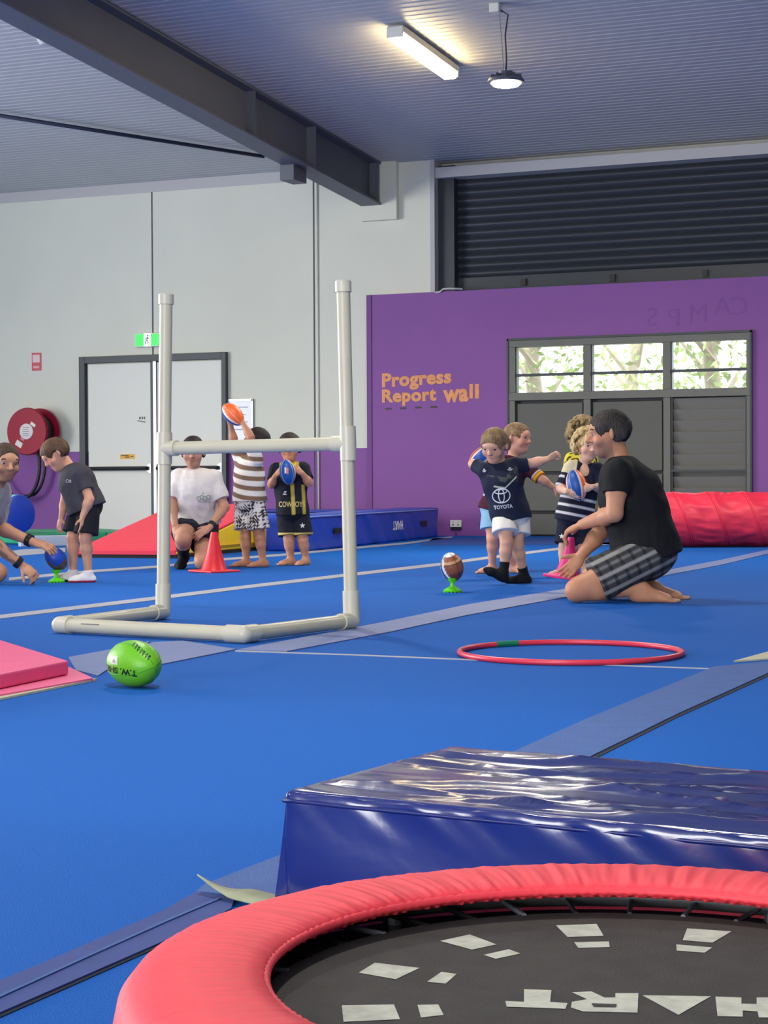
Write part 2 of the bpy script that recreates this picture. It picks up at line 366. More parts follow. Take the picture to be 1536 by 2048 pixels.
# ================================================================== roller shutter above the purple wall
rs = empty('roller_shutter', (-4, WALL_Y + 0.25, ZR)); tag(rs, 'charcoal ribbed roller shutter above the purple wall', 'roller shutter')
SX0, SX1 = X870 + 0.02, XR - 0.3; YS = WALL_Y + 0.26; ZT = 4.16
zz = ZR + 0.18; pitch = 0.095
while zz < ZT + 0.15:
    pr = []
    for k in range(7):
        t = k / 6; pr.append((YS - 0.028 * math.sin(math.pi * t), zz + pitch * t))
    pr += [(YS + 0.012, zz + pitch), (YS + 0.012, zz)]
    MB().prism([(SX0 + 0.2, y, z) for y, z in pr], (SX1 - SX0 - 0.2, 0, 0)).build('slat', M_SHUT, rs, smooth='auto'); zz += pitch
MB().box((SX0 + 0.2, YS - 0.045, ZR + 0.02), (SX1, YS + 0.01, ZR + 0.18)).build('bottom_rail', M_SHUT, rs, bevel=0.006)
MB().box((SX0, YS - 0.16, ZR), (SX0 + 0.2, YS + 0.03, ZT + 0.15)).build('guide_channel', M_SHUT, rs)
for q in (1050, 1228, 1413):
    c = onY(q, 548, YS); MB().box((c[0] - 0.03, YS - 0.075, ZR + 0.05), (c[0] + 0.03, YS - 0.045, ZR + 0.13)).build('rail_bolt', M_BLACK, rs)
MB().box((SX0 - 0.02, WALL_Y - 0.02, ZR - 0.035), (SX1, YS + 0.06, ZR)).build('sill', mat('brown_sill', (110, 84, 92), 0.6), rs)
tr = MB().box((X870 - 0.04, WALL_Y + 0.02, ZT), (XR, WALL_Y + 0.3, ZT + 0.12)).build('trim_1', M_TRIM); tag(tr, 'pale trim beam over the roller shutter', None, kind='structure')
tr = MB().box((X870 - 0.035, WALL_Y - 0.015, ZR), (X870 + 0.02, WALL_Y + 0.25, 4.5)).build('trim_2', M_TRIM); tag(tr, 'pale vertical trim at the shutter jamb', None, kind='structure')
tr = MB().box((X870 - 0.04, WALL_Y + 0.24, ZT + 0.05), (XR, WALL_Y + 0.4, 5.2)).build('wall_upper', M_CEIL); tag(tr, 'wall strip above the roller shutter', None, kind='structure')
# loose end of cable under the shutter
pts = [onY(870, 585, WALL_Y - 0.06), onY(880, 584, WALL_Y - 0.07), onY(886, 578, WALL_Y - 0.07), onY(900, 577, WALL_Y - 0.06), onY(925, 578, WALL_Y - 0.055)]
tag(MB().tube(pts, 0.012, 8).build('cable', M_TRIM, smooth=True), 'short white cable end lying under the shutter jamb', 'cable')

# ================================================================== louvre window wall
wi = empty('window_1', (0.5 * (WX0 + WX1), WALL_Y, 0)); tag(wi, 'grey window wall with three glass louvre bays above dark boards', None, kind='structure')
yF, yB = yo - 0.035, WALL_Y + 0.08
bays = [(1033, 1171), (1184, 1330), (1343, 1497)]
bx = [(xw(a + 1), xw(b)) for a, b in bays]
zg1, zg0 = zw(1260, 686), zw(1260, 781)          # glass top / bottom
zl1 = zw(1260, 797)                               # top of the lower boards
MB().box((WX0, yF, WZ1 - 0.075), (WX1, yB, WZ1)).build('window_head', M_FRAME, wi, bevel=0.004)
MB().box((WX0, yF - 0.006, zl1), (WX1, yB + 0.006, zg0)).build('transom', M_FRAME, wi, bevel=0.004)
ed = [WX0, bx[0][0], bx[0][1], bx[1][0], bx[1][1], bx[2][0], bx[2][1], WX1]
for i in range(0, 8, 2):
    [MB().box((ed[i], yF, a_), (ed[i + 1], yB, b_)).build('mullion', M_FRAME, wi, bevel=0.004) for a_, b_ in ((0, zl1), (zg0, WZ1 - 0.075))]
MB().box((WX0 - 0.02, yF - 0.01, 0), (WX0, yo, WZ1 + 0.02)).build('window_reveal', M_DOORF, wi)
MB().box((WX0 - 0.02, yF - 0.01, WZ1), (WX1 + 0.02, yo, WZ1 + 0.025)).build('window_reveal', M_DOORF, wi)
MB().box((WX1, yF - 0.01, 0), (WX1 + 0.02, yo, WZ1 + 0.02)).build('window_reveal', M_DOORF, wi)
zm = zw(1260, 745)
for bi, (a, b) in enumerate(bx):
    MB().box((a, yF + 0.02, zm - 0.016), (b, yF + 0.06, zm + 0.016)).build('glazing_bar', M_DOORF, wi)
    hgt = (zg1 - zg0) / 6
    for k in range(6):
        zc = zg0 + hgt * (k + 0.5)
        MB().obox((0.5 * (a + b), yF + 0.07, zc), ((1, 0, 0), unit((0, 0.35, 1)), unit((0, 1, -0.35))), (0.5 * (b - a) - 0.012, hgt * 0.53, 0.003)).build('glass_louvre', M_GLASS, wi)
    for xx in (a + 0.004, b - 0.004):
        MB().box((xx - 0.008, yF + 0.03, zg0), (xx + 0.008, yF + 0.09, zg1)).build('louvre_clip_rail', M_DOORF, wi)
    if bi < 2:
        rails = [zl1 - 0.015, zw(1260, 945), zw(1260, 1025), 0.0]
        for k in range(3):
            MB().box((a + 0.02, yF + 0.03, rails[k + 1] + 0.02), (b - 0.02, yF + 0.06, rails[k] - 0.02)).build('board', M_PANELD, wi, bevel=0.003)
        MB().box((a, yF + 0.07, 0), (b, yF + 0.09, zl1)).build('backing_board', M_BLACK, wi)
    else:
        hh = (zl1 - 0.06) / 12
        for k in range(12):
            zc = 0.05 + hh * (k + 0.5)
            MB().obox((0.5 * (a + b), yF + 0.07, zc), ((1, 0, 0), unit((0, -0.42, 1)), unit((0, 1, 0.42))), (0.5 * (b - a) - 0.02, hh * 0.54, 0.004)).build('louvre_blade', M_LOUV, wi)
        MB().box((a, yF + 0.14, 0), (b, yF + 0.16, zl1)).build('backing_board', M_BLACK, wi)
        for xx in (a + 0.01, b - 0.01):
            MB().box((xx - 0.012, yF + 0.02, 0), (xx + 0.012, yF + 0.1, zl1)).build('louvre_clip_rail', M_DOORF, wi)
        MB().box((a, yF + 0.0, zw(1420, 941) - 0.01), (b, yF + 0.03, zw(1420, 941) + 0.01)).build('push_rail', M_DOORF, wi)

# ================================================================== exit doors
DX0, DX1 = xw(163), xw(456); DZ = 0.5 * (zw(163, 716) + zw(456, 703)); fw = 0.085
dr = empty('door_1', (0.5 * (DX0 + DX1), WALL_Y, 0)); tag(dr, 'white double exit doors in a dark grey frame with push bars', None, kind='structure')
yd = WALL_Y - 0.07
MB().box((DX0, yd, 0), (DX0 + fw, WALL_Y, DZ)).build('door_frame', M_DOORF, dr, bevel=0.004)
MB().box((DX1 - fw * 0.7, yd, 0), (DX1, WALL_Y, DZ)).build('door_frame', M_DOORF, dr, bevel=0.004)
MB().box((DX0 + fw, yd, DZ - fw), (DX1 - fw * 0.7, WALL_Y, DZ)).build('door_frame', M_DOORF, dr, bevel=0.004)
xm = xw(306)
for a, b in ((DX0 + fw + 0.03, xm - 0.012), (xm + 0.07, DX1 - fw * 0.7 - 0.012)):
    lf = MB().box((a, WALL_Y - 0.035, 0.015), (b, WALL_Y, DZ - fw - 0.012)).build('door_leaf', M_WHITE, dr, bevel=0.003)
    zb = zw(250, 937)
    MB().tube([(a + 0.02, WALL_Y - 0.085, zb), (b - 0.04, WALL_Y - 0.085, zb)], 0.026, 10).build('push_bar', M_BLACK, lf, smooth='auto')
    for xx in (a + 0.05, b - 0.06): MB().box((xx - 0.02, WALL_Y - 0.085, zb - 0.02), (xx + 0.02, WALL_Y - 0.03, zb + 0.02)).build('bar_bracket', M_CHROME, lf)
    MB().prism([(b - 0.10, WALL_Y - 0.06, zb), (b - 0.02, WALL_Y - 0.06, zb + 0.06), (b + 0.005, WALL_Y - 0.06, zb + 0.06), (b + 0.005, WALL_Y - 0.06, zb - 0.06), (b - 0.02, WALL_Y - 0.06, zb - 0.06)], (0, 0.03, 0)).build('latch_case', M_CHROME, lf)
MB().box((xm - 0.012, WALL_Y - 0.05, 0.015), (xm + 0.028, WALL_Y, DZ - fw)).build('meeting_stile', M_DOORF, dr)
MB().box((xm + 0.028, WALL_Y - 0.055, 0.015), (xm + 0.07, WALL_Y, DZ - fw)).build('bolt_channel', M_CHROME, dr)
c = onY(255, 913, WALL_Y - 0.036)
st = MB().box((c[0] - 0.105, c[1] - 0.003, c[2] - 0.03), (c[0] + 0.105, c[1], c[2] + 0.03)).build('warning_sticker', mat('yellow_sticker', (236, 170, 30), 0.5), dr)
for dz_, a_, b_ in ((0.012, -0.09, 0.02), (-0.008, -0.03, 0.03), (0.0, 0.045, 0.085)):
    MB().box((c[0] + a_, c[1] - 0.0045, c[2] + dz_ - 0.006), (c[0] + b_, c[1] - 0.003, c[2] + dz_ + 0.006)).build('print_line', M_BLACK, st)
c = onY(283, 838, WALL_Y - 0.036)
pt = MB().obox(c, (unit((1, 0, -0.16)), (0, 1, 0), unit((0.16, 0, 1))), (0.062, 0.0015, 0.045)).build('paper_notice', M_WHITE, dr)
for a_, b_ in ((-0.02, 0.012), (0.015, 0.01), (0.045, 0.008)):
    MB().obox(c + np.array([a_, -0.003, 0.012]), (unit((1, 0, -0.16)), (0, 1, 0), unit((0.16, 0, 1))), (b_, 0.001, 0.016)).build('print_block', M_PANELD, pt)
MB().obox(c + np.array([0, -0.003, -0.03]), (unit((1, 0, -0.16)), (0, 1, 0), unit((0.16, 0, 1))), (0.058, 0.001, 0.008)).build('print_block', M_LOUV, pt)

# ================================================================== steel rafter
BX = onY(748, 415)[0]; bh = 0.5; bw = 0.13
def bz(y): return 3.87 + (WALL_Y - y) * 0.074
rf = empty('steel_rafter', (BX, 14, 4.5)); tag(rf, 'charcoal steel rafter sloping up from the far wall', 'beam', kind='structure')
def along(x0, x1, dz0, dz1, y0=YB, y1=WALL_Y - 0.02, yk=RIDGE_Y):
    mb = MB()
    yy = [y0, yk, y1]; zf = lambda y: bz(y) if y >= yk else bz(yk) - (yk - y) * 0.074
    vs = []
    for y in yy: vs += [(x0, y, zf(y) + dz0), (x1, y, zf(y) + dz0), (x1, y, zf(y) + dz1), (x0, y, zf(y) + dz1)]
    fs = [(0, 3, 2, 1), (8, 9, 10, 11)]
    for i in (0, 1):
        a = 4 * i
        for k in range(4): fs.append((a + k, a + (k + 1) % 4, a + 4 + (k + 1) % 4, a + 4 + k))
    return mb.add(vs, fs)
along(BX - bw, BX + bw, 0, 0.022).build('bottom_flange', M_STEEL, rf)
along(BX - bw, BX + bw, bh - 0.022, bh).build('top_flange', M_STEEL, rf)
along(BX - 0.012, BX + 0.012, 0.022, bh - 0.022).build('web', M_STEEL, rf)
for q in (495, 617, 742):
    y = onX(q, 250, BX + 0.03)[1]
    MB().box((BX + 0.012, y - 0.012, bz(y) + 0.022), (BX + bw - 0.01, y + 0.012, bz(y) + bh - 0.022)).build('stiffener', M_STEEL, rf)
y = onX(598, 350, BX)[1]
MB().box((BX - bw - 0.02, y - 0.16, bz(y) - 0.15), (BX + bw * 0.1, y + 0.16, bz(y) + 0.02)).build('cleat_block', M_STEEL, rf)
MB().box((BX - bw, WALL_Y - 0.08, 3.7), (BX + 0.32, WALL_Y, 4.4)).build('wall_plate', M_WALL, rf)
c = onCeil(90, 77, 0.03)
# thin dark brace rod under the left ceiling
a_, b_ = onCeil(-60, 222, 0.06), onCeil(528, 313, 0.06)
tag(MB().tube([a_, b_], 0.022, 8).build('brace_rod', mat('dark_navy_steel', (36, 40, 62), 0.6), smooth=True), 'thin dark steel brace rod under the ceiling left of the rafter', 'brace rod', kind='structure')
sn = empty('ceiling_sensor', onCeil(90, 77, 0.0)); tag(sn, 'small round white sensor on the ceiling beside the rafter', 'sensor')
c = onCeil(90, 77, 0.0)
MB().lathe([(0.07, 0.0), (0.07, -0.03), (0.045, -0.06), (0, -0.065)], c, seg=20).build('housing', M_TRIM, sn, smooth='auto')
MB().lathe([(0.085, 0.012), (0.085, -0.008)], c, seg=20).build('base_ring', M_WHITE, sn, smooth='auto')
# ================================================================== lamps
M_LAMP = mat('lamp_lens', (255, 250, 225), 0.4, emit=(255, 244, 200), estr=30.0)
M_TUBE = mat('lamp_tube', (255, 250, 235), 0.4, emit=(255, 228, 168), estr=34.0)
def high_bay(c, label, cord_top, power, parts=True):
    c = np.asarray(c, float)
    h = empty('high_bay_lamp', c); tag(h, label, 'lamp', 'high bay lamps under the ceiling')
    MB().lathe([(0.02, 0.09), (0.06, 0.085), (0.075, 0.03), (0.150, 0.022), (0.160, 0.0), (0.155, -0.012), (0.135, -0.014)], c, seg=32).build('housing', M_STEEL, h, smooth='auto')
    MB().lathe([(0.0, -0.05), (0.06, -0.048), (0.11, -0.036), (0.132, -0.014)], c, seg=32).build('lens', M_LAMP, h, smooth=True)
    for k in range(10):
        a = 2 * math.pi * k / 10; d_ = np.array([math.cos(a), math.sin(a), 0])
        MB().obox(c + d_ * 0.105 + (0, 0, 0.04), (d_, np.cross((0, 0, 1), d_), (0, 0, 1)), (0.035, 0.003, 0.018)).build('fin', M_STEEL, h)
    top = np.asarray(cord_top, float)
    MB().tube([c + (0, 0, 0.085), c + (0.004, 0, 0.2), c + (-0.006, 0, 0.4), (c[0] + 0.02, c[1], 0.5 * (c[2] + 0.6 + top[2] - 0.1)), top], 0.007, 6).build('cord', M_BLACK, h, smooth=True)
    MB().tube([c + (-0.02, 0, 0.085), c + (-0.06, 0, top[2] - c[2])], 0.003, 5).build('chain', M_CHROME, h)
    MB().box(top - (0.045, 0.045, 0.05), top + (0.045, 0.045, 0.03)).build('ceiling_socket', M_WHITE, h, bevel=0.008)
    l = bpy.data.lights.new('lamp_light', 'SPOT'); l.energy = power; l.color = (1.0, 0.93, 0.80); l.spot_size = math.radians(165); l.spot_blend = 0.6; l.shadow_soft_size = 0.12
    o = bpy.data.objects.new('lamp_light', l); COL.objects.link(o); o.location = Vector(c - (0, 0, 0.06)); adopt(o, h); o.location = Vector(c - (0, 0, 0.06))
    return h
ctop = onCeil(991, 14, 0.03); dl = np.dot(ctop - C0, FWD)
LAMP = P(1012, 163, dl); ct = np.array([LAMP[0] - 0.07, LAMP[1], ceil_z(LAMP[1]) - 0.03])
HB = 420
high_bay(LAMP, 'glowing high bay lamp hanging on a cord near the roller shutter', ctop, HB)
for x, y, lb_ in ((-12.0, 12.5, 'left of the rafter near the exit doors'), (-5.2, 9.5, 'above the upright pipe goal'), (-10.5, 5.5, 'beside the open side door'), (-1.5, 14.5, 'near the white side wall beyond the crawl tunnel'), (-2.0, 4.0, 'above the crash mat and trampoline'), (-6.5, 0.0, 'beside the open back door')):
    zc = ceil_z(y)
    high_bay((x, y, zc - 0.75), 'high bay lamp hanging ' + lb_, (x, y, zc - 0.03), HB)
bt = onCeil(790, 62, 0.075); be = onCeil(902, 143, 0.075); ax = unit(be - bt); sx = unit(np.cross(ax, (0, 0, 1)))
lb = empty('batten_light', 0.5 * (bt + be)); tag(lb, 'long lit batten light fixed to the ribbed ceiling', 'lamp')
nn = np.cross(sx, ax); L_ = np.linalg.norm(be - bt) / 2; cc = 0.5 * (bt + be)
MB().obox(cc + nn * 0.02, (ax, sx, nn), (L_, 0.075, 0.03)).build('backing_tray', M_TRIM, lb, bevel=0.005)
MB().obox(cc - nn * 0.045, (ax, sx, nn), (L_ * 0.985, 0.062, 0.036)).build('diffuser', M_TUBE, lb, bevel=0.012)
for s_ in (-1, 1): MB().obox(cc + ax * s_ * L_ - nn * 0.01, (ax, sx, nn), (0.012, 0.078, 0.05)).build('end_cap', M_WHITE, lb, bevel=0.004)

# ================================================================== things on the walls
es = empty('exit_sign', onY(300, 680)); tag(es, 'lit green emergency exit sign above the double doors', 'exit sign')
a, b = onY(274, 668), onY(333, 693)
MB().box((a[0], WALL_Y - 0.07, b[2]), (b[0], WALL_Y, a[2])).build('housing', M_WHITE, es, bevel=0.006)
MB().box((a[0] + 0.02, WALL_Y - 0.076, b[2] + 0.012), (b[0] - 0.012, WALL_Y - 0.07, a[2] - 0.012)).build('green_face', M_GREENLIT, es)
cx_ = onY(301, 680)[0]; cz_ = 0.5 * (a[2] + b[2])
pn = MB().box((cx_ - 0.05, WALL_Y - 0.08, b[2] + 0.005), (cx_ + 0.05, WALL_Y - 0.076, a[2] - 0.005)).build('white_panel', M_WHITELIT, es)
mg = mat('sign_dark_green', (20, 70, 40), 0.6); yf = WALL_Y - 0.082
run = MB().lathe([(0, 0.012), (0.012, 0.0), (0, -0.012)], (cx_ + 0.008, yf, cz_ + 0.05), (0, 1, 0), 10)
for p_ in ([(0.004, 0.035), (-0.004, 0.0)], [(-0.004, 0.0), (-0.022, -0.02), (-0.03, -0.05)], [(-0.004, 0.0), (0.014, -0.022), (0.01, -0.055)], [(0.004, 0.03), (-0.02, 0.018), (-0.024, 0.0)], [(0.004, 0.03), (0.022, 0.012), (0.03, 0.02)]):
    run.tube([(cx_ + u, yf, cz_ + v) for u, v in p_], 0.0055, 6)
run.build('running_figure', mg, pn)
# small red notice
n1 = empty('wall_notice', onY(73, 722)); tag(n1, 'small red and white hose reel notice on the white wall', 'sign')
a, b = onY(64, 706), onY(83, 741)
MB().box((a[0], WALL_Y - 0.006, b[2]), (b[0], WALL_Y, a[2])).build('plate', mat('sign_red', (206, 70, 84), 0.4), n1)
MB().box((a[0] + 0.012, WALL_Y - 0.008, 0.5 * (a[2] + b[2]) - 0.01), (b[0] - 0.02, WALL_Y - 0.006, a[2] - 0.025)).build('white_panel', mat('sign_pink', (232, 200, 196), 0.4), n1)
MB().box((a[0] + 0.02, WALL_Y - 0.008, b[2] + 0.03), (b[0] - 0.03, WALL_Y - 0.006, b[2] + 0.06)).build('white_panel', mat('sign_pink', (232, 170, 170), 0.4), n1)
# whiteboard behind the raised ball
n2 = empty('notice_frame', onY(485, 850)); tag(n2, 'white framed noticeboard hung beside the exit doors', 'noticeboard')
a, b = onY(456, 803), onY(505, 902)
MB().box((a[0], WALL_Y - 0.02, b[2]), (b[0], WALL_Y, a[2])).build('board', mat('whiteboard', (214, 218, 226), 0.25), n2)
for lo, hi in (((a[0] - 0.02, WALL_Y - 0.03, a[2]), (b[0] + 0.02, WALL_Y, a[2] + 0.025)), ((a[0] - 0.02, WALL_Y - 0.03, b[2] - 0.025), (b[0] + 0.02, WALL_Y, b[2])), ((b[0], WALL_Y - 0.03, b[2]), (b[0] + 0.025, WALL_Y, a[2] + 0.02)), ((a[0] - 0.025, WALL_Y - 0.03, b[2]), (a[0], WALL_Y, a[2] + 0.02))):
    MB().box(lo, hi).build('frame_bar', M_CHROME, n2)
for k in range(4):
    zq = a[2] - 0.08 - 0.09 * k; MB().box((a[0] + 0.04, WALL_Y - 0.022, zq), (b[0] - 0.05 - 0.03 * (k % 2), WALL_Y - 0.02, zq + 0.012)).build('written_line', mat('faint_ink', (170, 176, 196), 0.6), n2)
# power outlet
po = empty('power_outlet', onY(912, 1048, yo)); tag(po, 'white double power outlet low on the purple wall', 'power outlet')
a, b = onY(902, 1040, yo), onY(924, 1054, yo)
pl = MB().box((a[0], yo - 0.03, b[2]), (b[0], yo, a[2])).build('cover_plate', M_WHITE, po, bevel=0.004)
for u in (0.27, 0.73):
    x = a[0] + (b[0] - a[0]) * u
    MB().box((x - 0.008, yo - 0.036, b[2] + 0.05), (x + 0.008, yo - 0.03, b[2] + 0.07)).build('switch', M_TRIM, pl)
    MB().box((x - 0.012, yo - 0.032, b[2] + 0.018), (x + 0.012, yo - 0.03, b[2] + 0.034)).build('socket_slot', M_LOUV, pl)
MB().box((a[0] + 0.005, yo - 0.028, b[2] - 0.03), (b[0] - 0.005, yo, b[2])).build('back_box', M_BLACK, po)
MB().tube([(0.5 * (a[0] + b[0]), yo - 0.012, b[2] - 0.02), (0.5 * (a[0] + b[0]), yo - 0.012, 0.0)], 0.008, 8).build('cable_drop', M_PURPLE2, po, smooth=True)
# lettering on the purple wall
lt = empty('wall_lettering', onY(860, 780, yo)); tag(lt, 'copper orange vinyl words Progress Report wall stuck on the purple wall', 'lettering')
def word(txt, x0, x1, ytop, ybot, tilt=0.0):
    v, f = text_mesh(txt, 0.042, 3, 1.06); lo, hi = v.min(0), v.max(0); A, B = onY(x0, ytop, yo), onY(x1, ybot, yo)
    for vv, ff in islands(v, f):
        t = (vv - lo) / (hi - lo)
        q = [(A[0] + (B[0] - A[0]) * u, yo - 0.003, B[2] + (A[2] - B[2]) * w_ + tilt * u) for u, w_ in t]
        mb = MB(); n = len(q)
        mb.add(q + [(x, yo + 0.001, z) for x, y, z in q], [tuple(t_) for t_ in ff]).build('letter', M_ORANGE, lt)
word('Progress', 764, 903, 747, 780, 0.03)
word('Report', 764, 873, 779, 811, 0.01)
word('wa', 886, 937, 780, 805, 0.012)
for q in ((939, 946), (950, 958)):
    A, B = onY(q[0], 768, yo), onY(q[1], 797, yo); MB().box((A[0], yo - 0.003, B[2]), (B[0], yo, A[2])).build('letter', M_ORANGE, lt)
for k, (x, y) in enumerate(((777, 817.5), (806, 816.5), (836.5, 815), (868, 814))):
    A = onY(x, y, yo); MB().box((A[0] - 0.04, yo - 0.004, A[2] - 0.01), (A[0] + 0.04, yo, A[2] + 0.01)).build('hook_dot', M_BLACK, lt)
# fire hose reel
M_REEL = mat('hose_reel_red', (158, 16, 48), 0.45, spec=0.3)
hr = empty('fire_hose_reel', onY(62, 863)); tag(hr, 'red wall mounted fire hose reel with black hose hanging below', 'hose reel')
yc = WALL_Y - 0.36; c = onY(55.5, 863, yc); R_ = np.linalg.norm(onY(96, 863, yc) - c)
c[1] = yc
MB().lathe([(R_, 0.0), (R_, 0.012), (R_ * 0.96, 0.03), (R_ * 0.3, 0.03)], c, (0, -1, 0), 48).build('front_disc', M_REEL, hr, smooth='auto')
MB().lathe([(R_, 0.0), (R_, 0.014), (0.1, 0.016)], c + (0, 0.27, 0), (0, -1, 0), 48).build('rear_disc', M_REEL, hr, smooth='auto')
MB().lathe([(R_ * 0.74, 0.0), (R_ * 0.78, 0.13), (R_ * 0.74, 0.25)], c + (0, 0.255, 0), (0, -1, 0), 40).build('coiled_hose', M_BLACK, hr, smooth='auto')
hb = MB().lathe([(R_ * 0.33, 0.0), (R_ * 0.33, 0.034), (R_ * 0.3, 0.04)], c, (0, -1, 0), 32).build('hub_label', mat('paper_label', (226, 220, 214), 0.6), hr, smooth='auto')
for k in range(5):
    MB().box((c[0] - 0.05, c[1] - 0.042, c[2] - 0.05 + 0.024 * k), (c[0] + 0.05 - 0.012 * (k % 2), c[1] - 0.04, c[2] - 0.044 + 0.024 * k)).build('print_line', M_LOUV, hb)
tg = onY(38, 888, yc - 0.034)
MB().obox(tg, (unit((1, 0, -0.6)), (0, 1, 0), unit((0.6, 0, 1))), (0.05, 0.002, 0.035)).build('service_tag', M_WHITE, hr)
MB().obox(tg + np.array([0.07, 0, 0.09]), (unit((1, 0, -0.6)), (0, 1, 0), unit((0.6, 0, 1))), (0.03, 0.002, 0.05)).build('service_tag', mat('pink_tag', (206, 120, 134), 0.6), hr)
tg = onY(66, 849, yc - 0.034); MB().obox(tg, (unit((1, 0, -0.7)), (0, 1, 0), unit((0.7, 0, 1))), (0.04, 0.002, 0.02)).build('service_tag', M_WHITE, hr)
MB().tube([c + (0, 0.03, 0), c + (0, 0.345, 0)], 0.035, 12).build('axle', M_CHROME, hr, smooth='auto')
yh_ = WALL_Y - 0.2
hp = [onY(78, 905, yh_), onY(79, 940, yh_), onY(72, 972, yh_), onY(58, 992, yh_), onY(38, 996, yh_), onY(18, 985, yh_), onY(2, 965, yh_), onY(-14, 935, yh_)]
def smooth_path(pts, n=8):
    pts = [np.asarray(p, float) for p in pts]; out = []
    for i in range(len(pts) - 1):
        p0, p1, p2, p3 = pts[max(i - 1, 0)], pts[i], pts[i + 1], pts[min(i + 2, len(pts) - 1)]
        for k in range(n):
            t = k / n; out.append(0.5 * ((2 * p1) + (p2 - p0) * t + (2 * p0 - 5 * p1 + 4 * p2 - p3) * t * t + (3 * p1 - p0 - 3 * p2 + p3) * t ** 3))
    return out + [pts[-1]]
MB().tube(smooth_path(hp), 0.022, 10).build('hose', M_BLACK, hr, smooth=True)
hp2 = [p + (0.05, 0.05, 0.02) for p in hp[:5]] + [onY(24, 1008, yh_ + 0.05)]
MB().tube(smooth_path(hp2), 0.018, 10).build('hose', M_BLACK, hr, smooth=True)

# ================================================================== trees outside the louvres
M_LEAF = mat('tree_leaves', (180, 200, 132), 0.7, var=0.3, vscale=3); M_BARK = mat('tree_bark', (170, 158, 140), 0.9, var=0.2)
for i, (x, y, s_, lb_) in enumerate(((-7.7, 23.4, 0.9, 'leafy green tree outside, seen through the left louvre bay'), (-7.6, 28.0, 1.0, 'leafy green tree outside, seen through the middle louvre bay'), (-5.35, 23.6, 0.9, 'leafy green tree outside, seen through the right louvre bay'))):
    t = empty('tree', (x, y, -0.3)); tag(t, lb_, 'tree', 'trees outside the louvre window')
    MB().tube([(x, y, -0.3), (x + 0.05, y, 1.0), (x - 0.1, y, 2.2), (x + 0.1, y, 3.4)], [0.16, 0.13, 0.1, 0.05], 10).build('trunk', M_BARK, t, smooth=True)
    for k in range(5):
        a = k * 1.3; MB().tube([(x, y, 1.2 + 0.3 * k), (x + 0.7 * math.cos(a), y + 0.7 * math.sin(a), 1.8 + 0.35 * k)], [0.05, 0.02], 6).build('branch', M_BARK, t)
    mb = MB(); r_ = np.random.default_rng(i)
    for k in range(620):
        p = np.array([x, y, 2.1]) + np.clip(r_.normal(0, 1, 3), -1.5, 1.5) * (0.62 * s_, 0.6, 0.75 * s_); u = unit(r_.normal(0, 1, 3)); v = unit(np.cross(u, r_.normal(0, 1, 3))); z_ = 0.05 + 0.04 * r_.random()
        mb.add([p, p + u * z_ + v * z_ * 0.4, p + u * z_ * 2, p + u * z_ - v * z_ * 0.4], [(0, 1, 2, 3)])
    tag(mb.build('foliage', M_LEAF, t), kind='stuff')
gr = MB().box((XL, WALL_Y + 0.5, -0.4), (XR + 3, 40, -0.3)).build('ground', mat('outside_ground', (150, 150, 130), 0.9)); tag(gr, 'pale ground outside the hall', None, kind='structure')

# ================================================================== soft mats
def rbox(name, c, ax, half, r, res, m_, parent=None, disp=None, smooth=True):
    """rounded padded box: dense grid on a rounded box, pushed along its normals by disp(local point, normal, face)"""
    half = np.asarray(half, float); ax = [np.asarray(a, float) for a in ax]; c = np.asarray(c, float)
    vs, fs, key = [], [], {}
    for axis in range(3):
        u_, v_ = (axis + 1) % 3, (axis + 2) % 3
        nu, nv = max(2, int(2 * half[u_] / res)), max(2, int(2 * half[v_] / res))
        def spaced(n, h):
            e = [-1.0] + [-1 + r / h * q for q in (0.15, 0.4, 0.7, 1.0)] + list(np.linspace(-1 + r / h, 1 - r / h, n)[1:-1]) + [1 - r / h * q for q in (1.0, 0.7, 0.4, 0.15)] + [1.0]
            return e
        us, vv = spaced(nu, half[u_]), spaced(nv, half[v_])
        for sgn in (-1, 1):
            idx = {}
            for i, a in enumerate(us):
                for j, b in enumerate(vv):
                    p = np.zeros(3); p[axis] = sgn * half[axis]; p[u_] = a * half[u_]; p[v_] = b * half[v_]
                    k = tuple(np.round(p, 5))
                    if k not in key:
                        inner = np.clip(p, -(half - r), half - r); d = p - inner; n = d / np.linalg.norm(d); q = inner + n * r
                        if disp is not None: q = q + n * disp(q, n, (axis, sgn))
                        key[k] = len(vs); vs.append(c + ax[0] * q[0] + ax[1] * q[1] + ax[2] * q[2])
                    idx[i, j] = key[k]
            for i in range(len(us) - 1):
                for j in range(len(vv) - 1):
                    q = (idx[i, j], idx[i + 1, j], idx[i + 1, j + 1], idx[i, j + 1]); fs.append(q if sgn > 0 else q[::-1])
    return MB().add(vs, fs).build(name, m_, parent, smooth=smooth)
def nz(x, y, z=0.0): return noise.noise(Vector((x, y, z)))
Z3 = np.array([0, 0, 1.0])

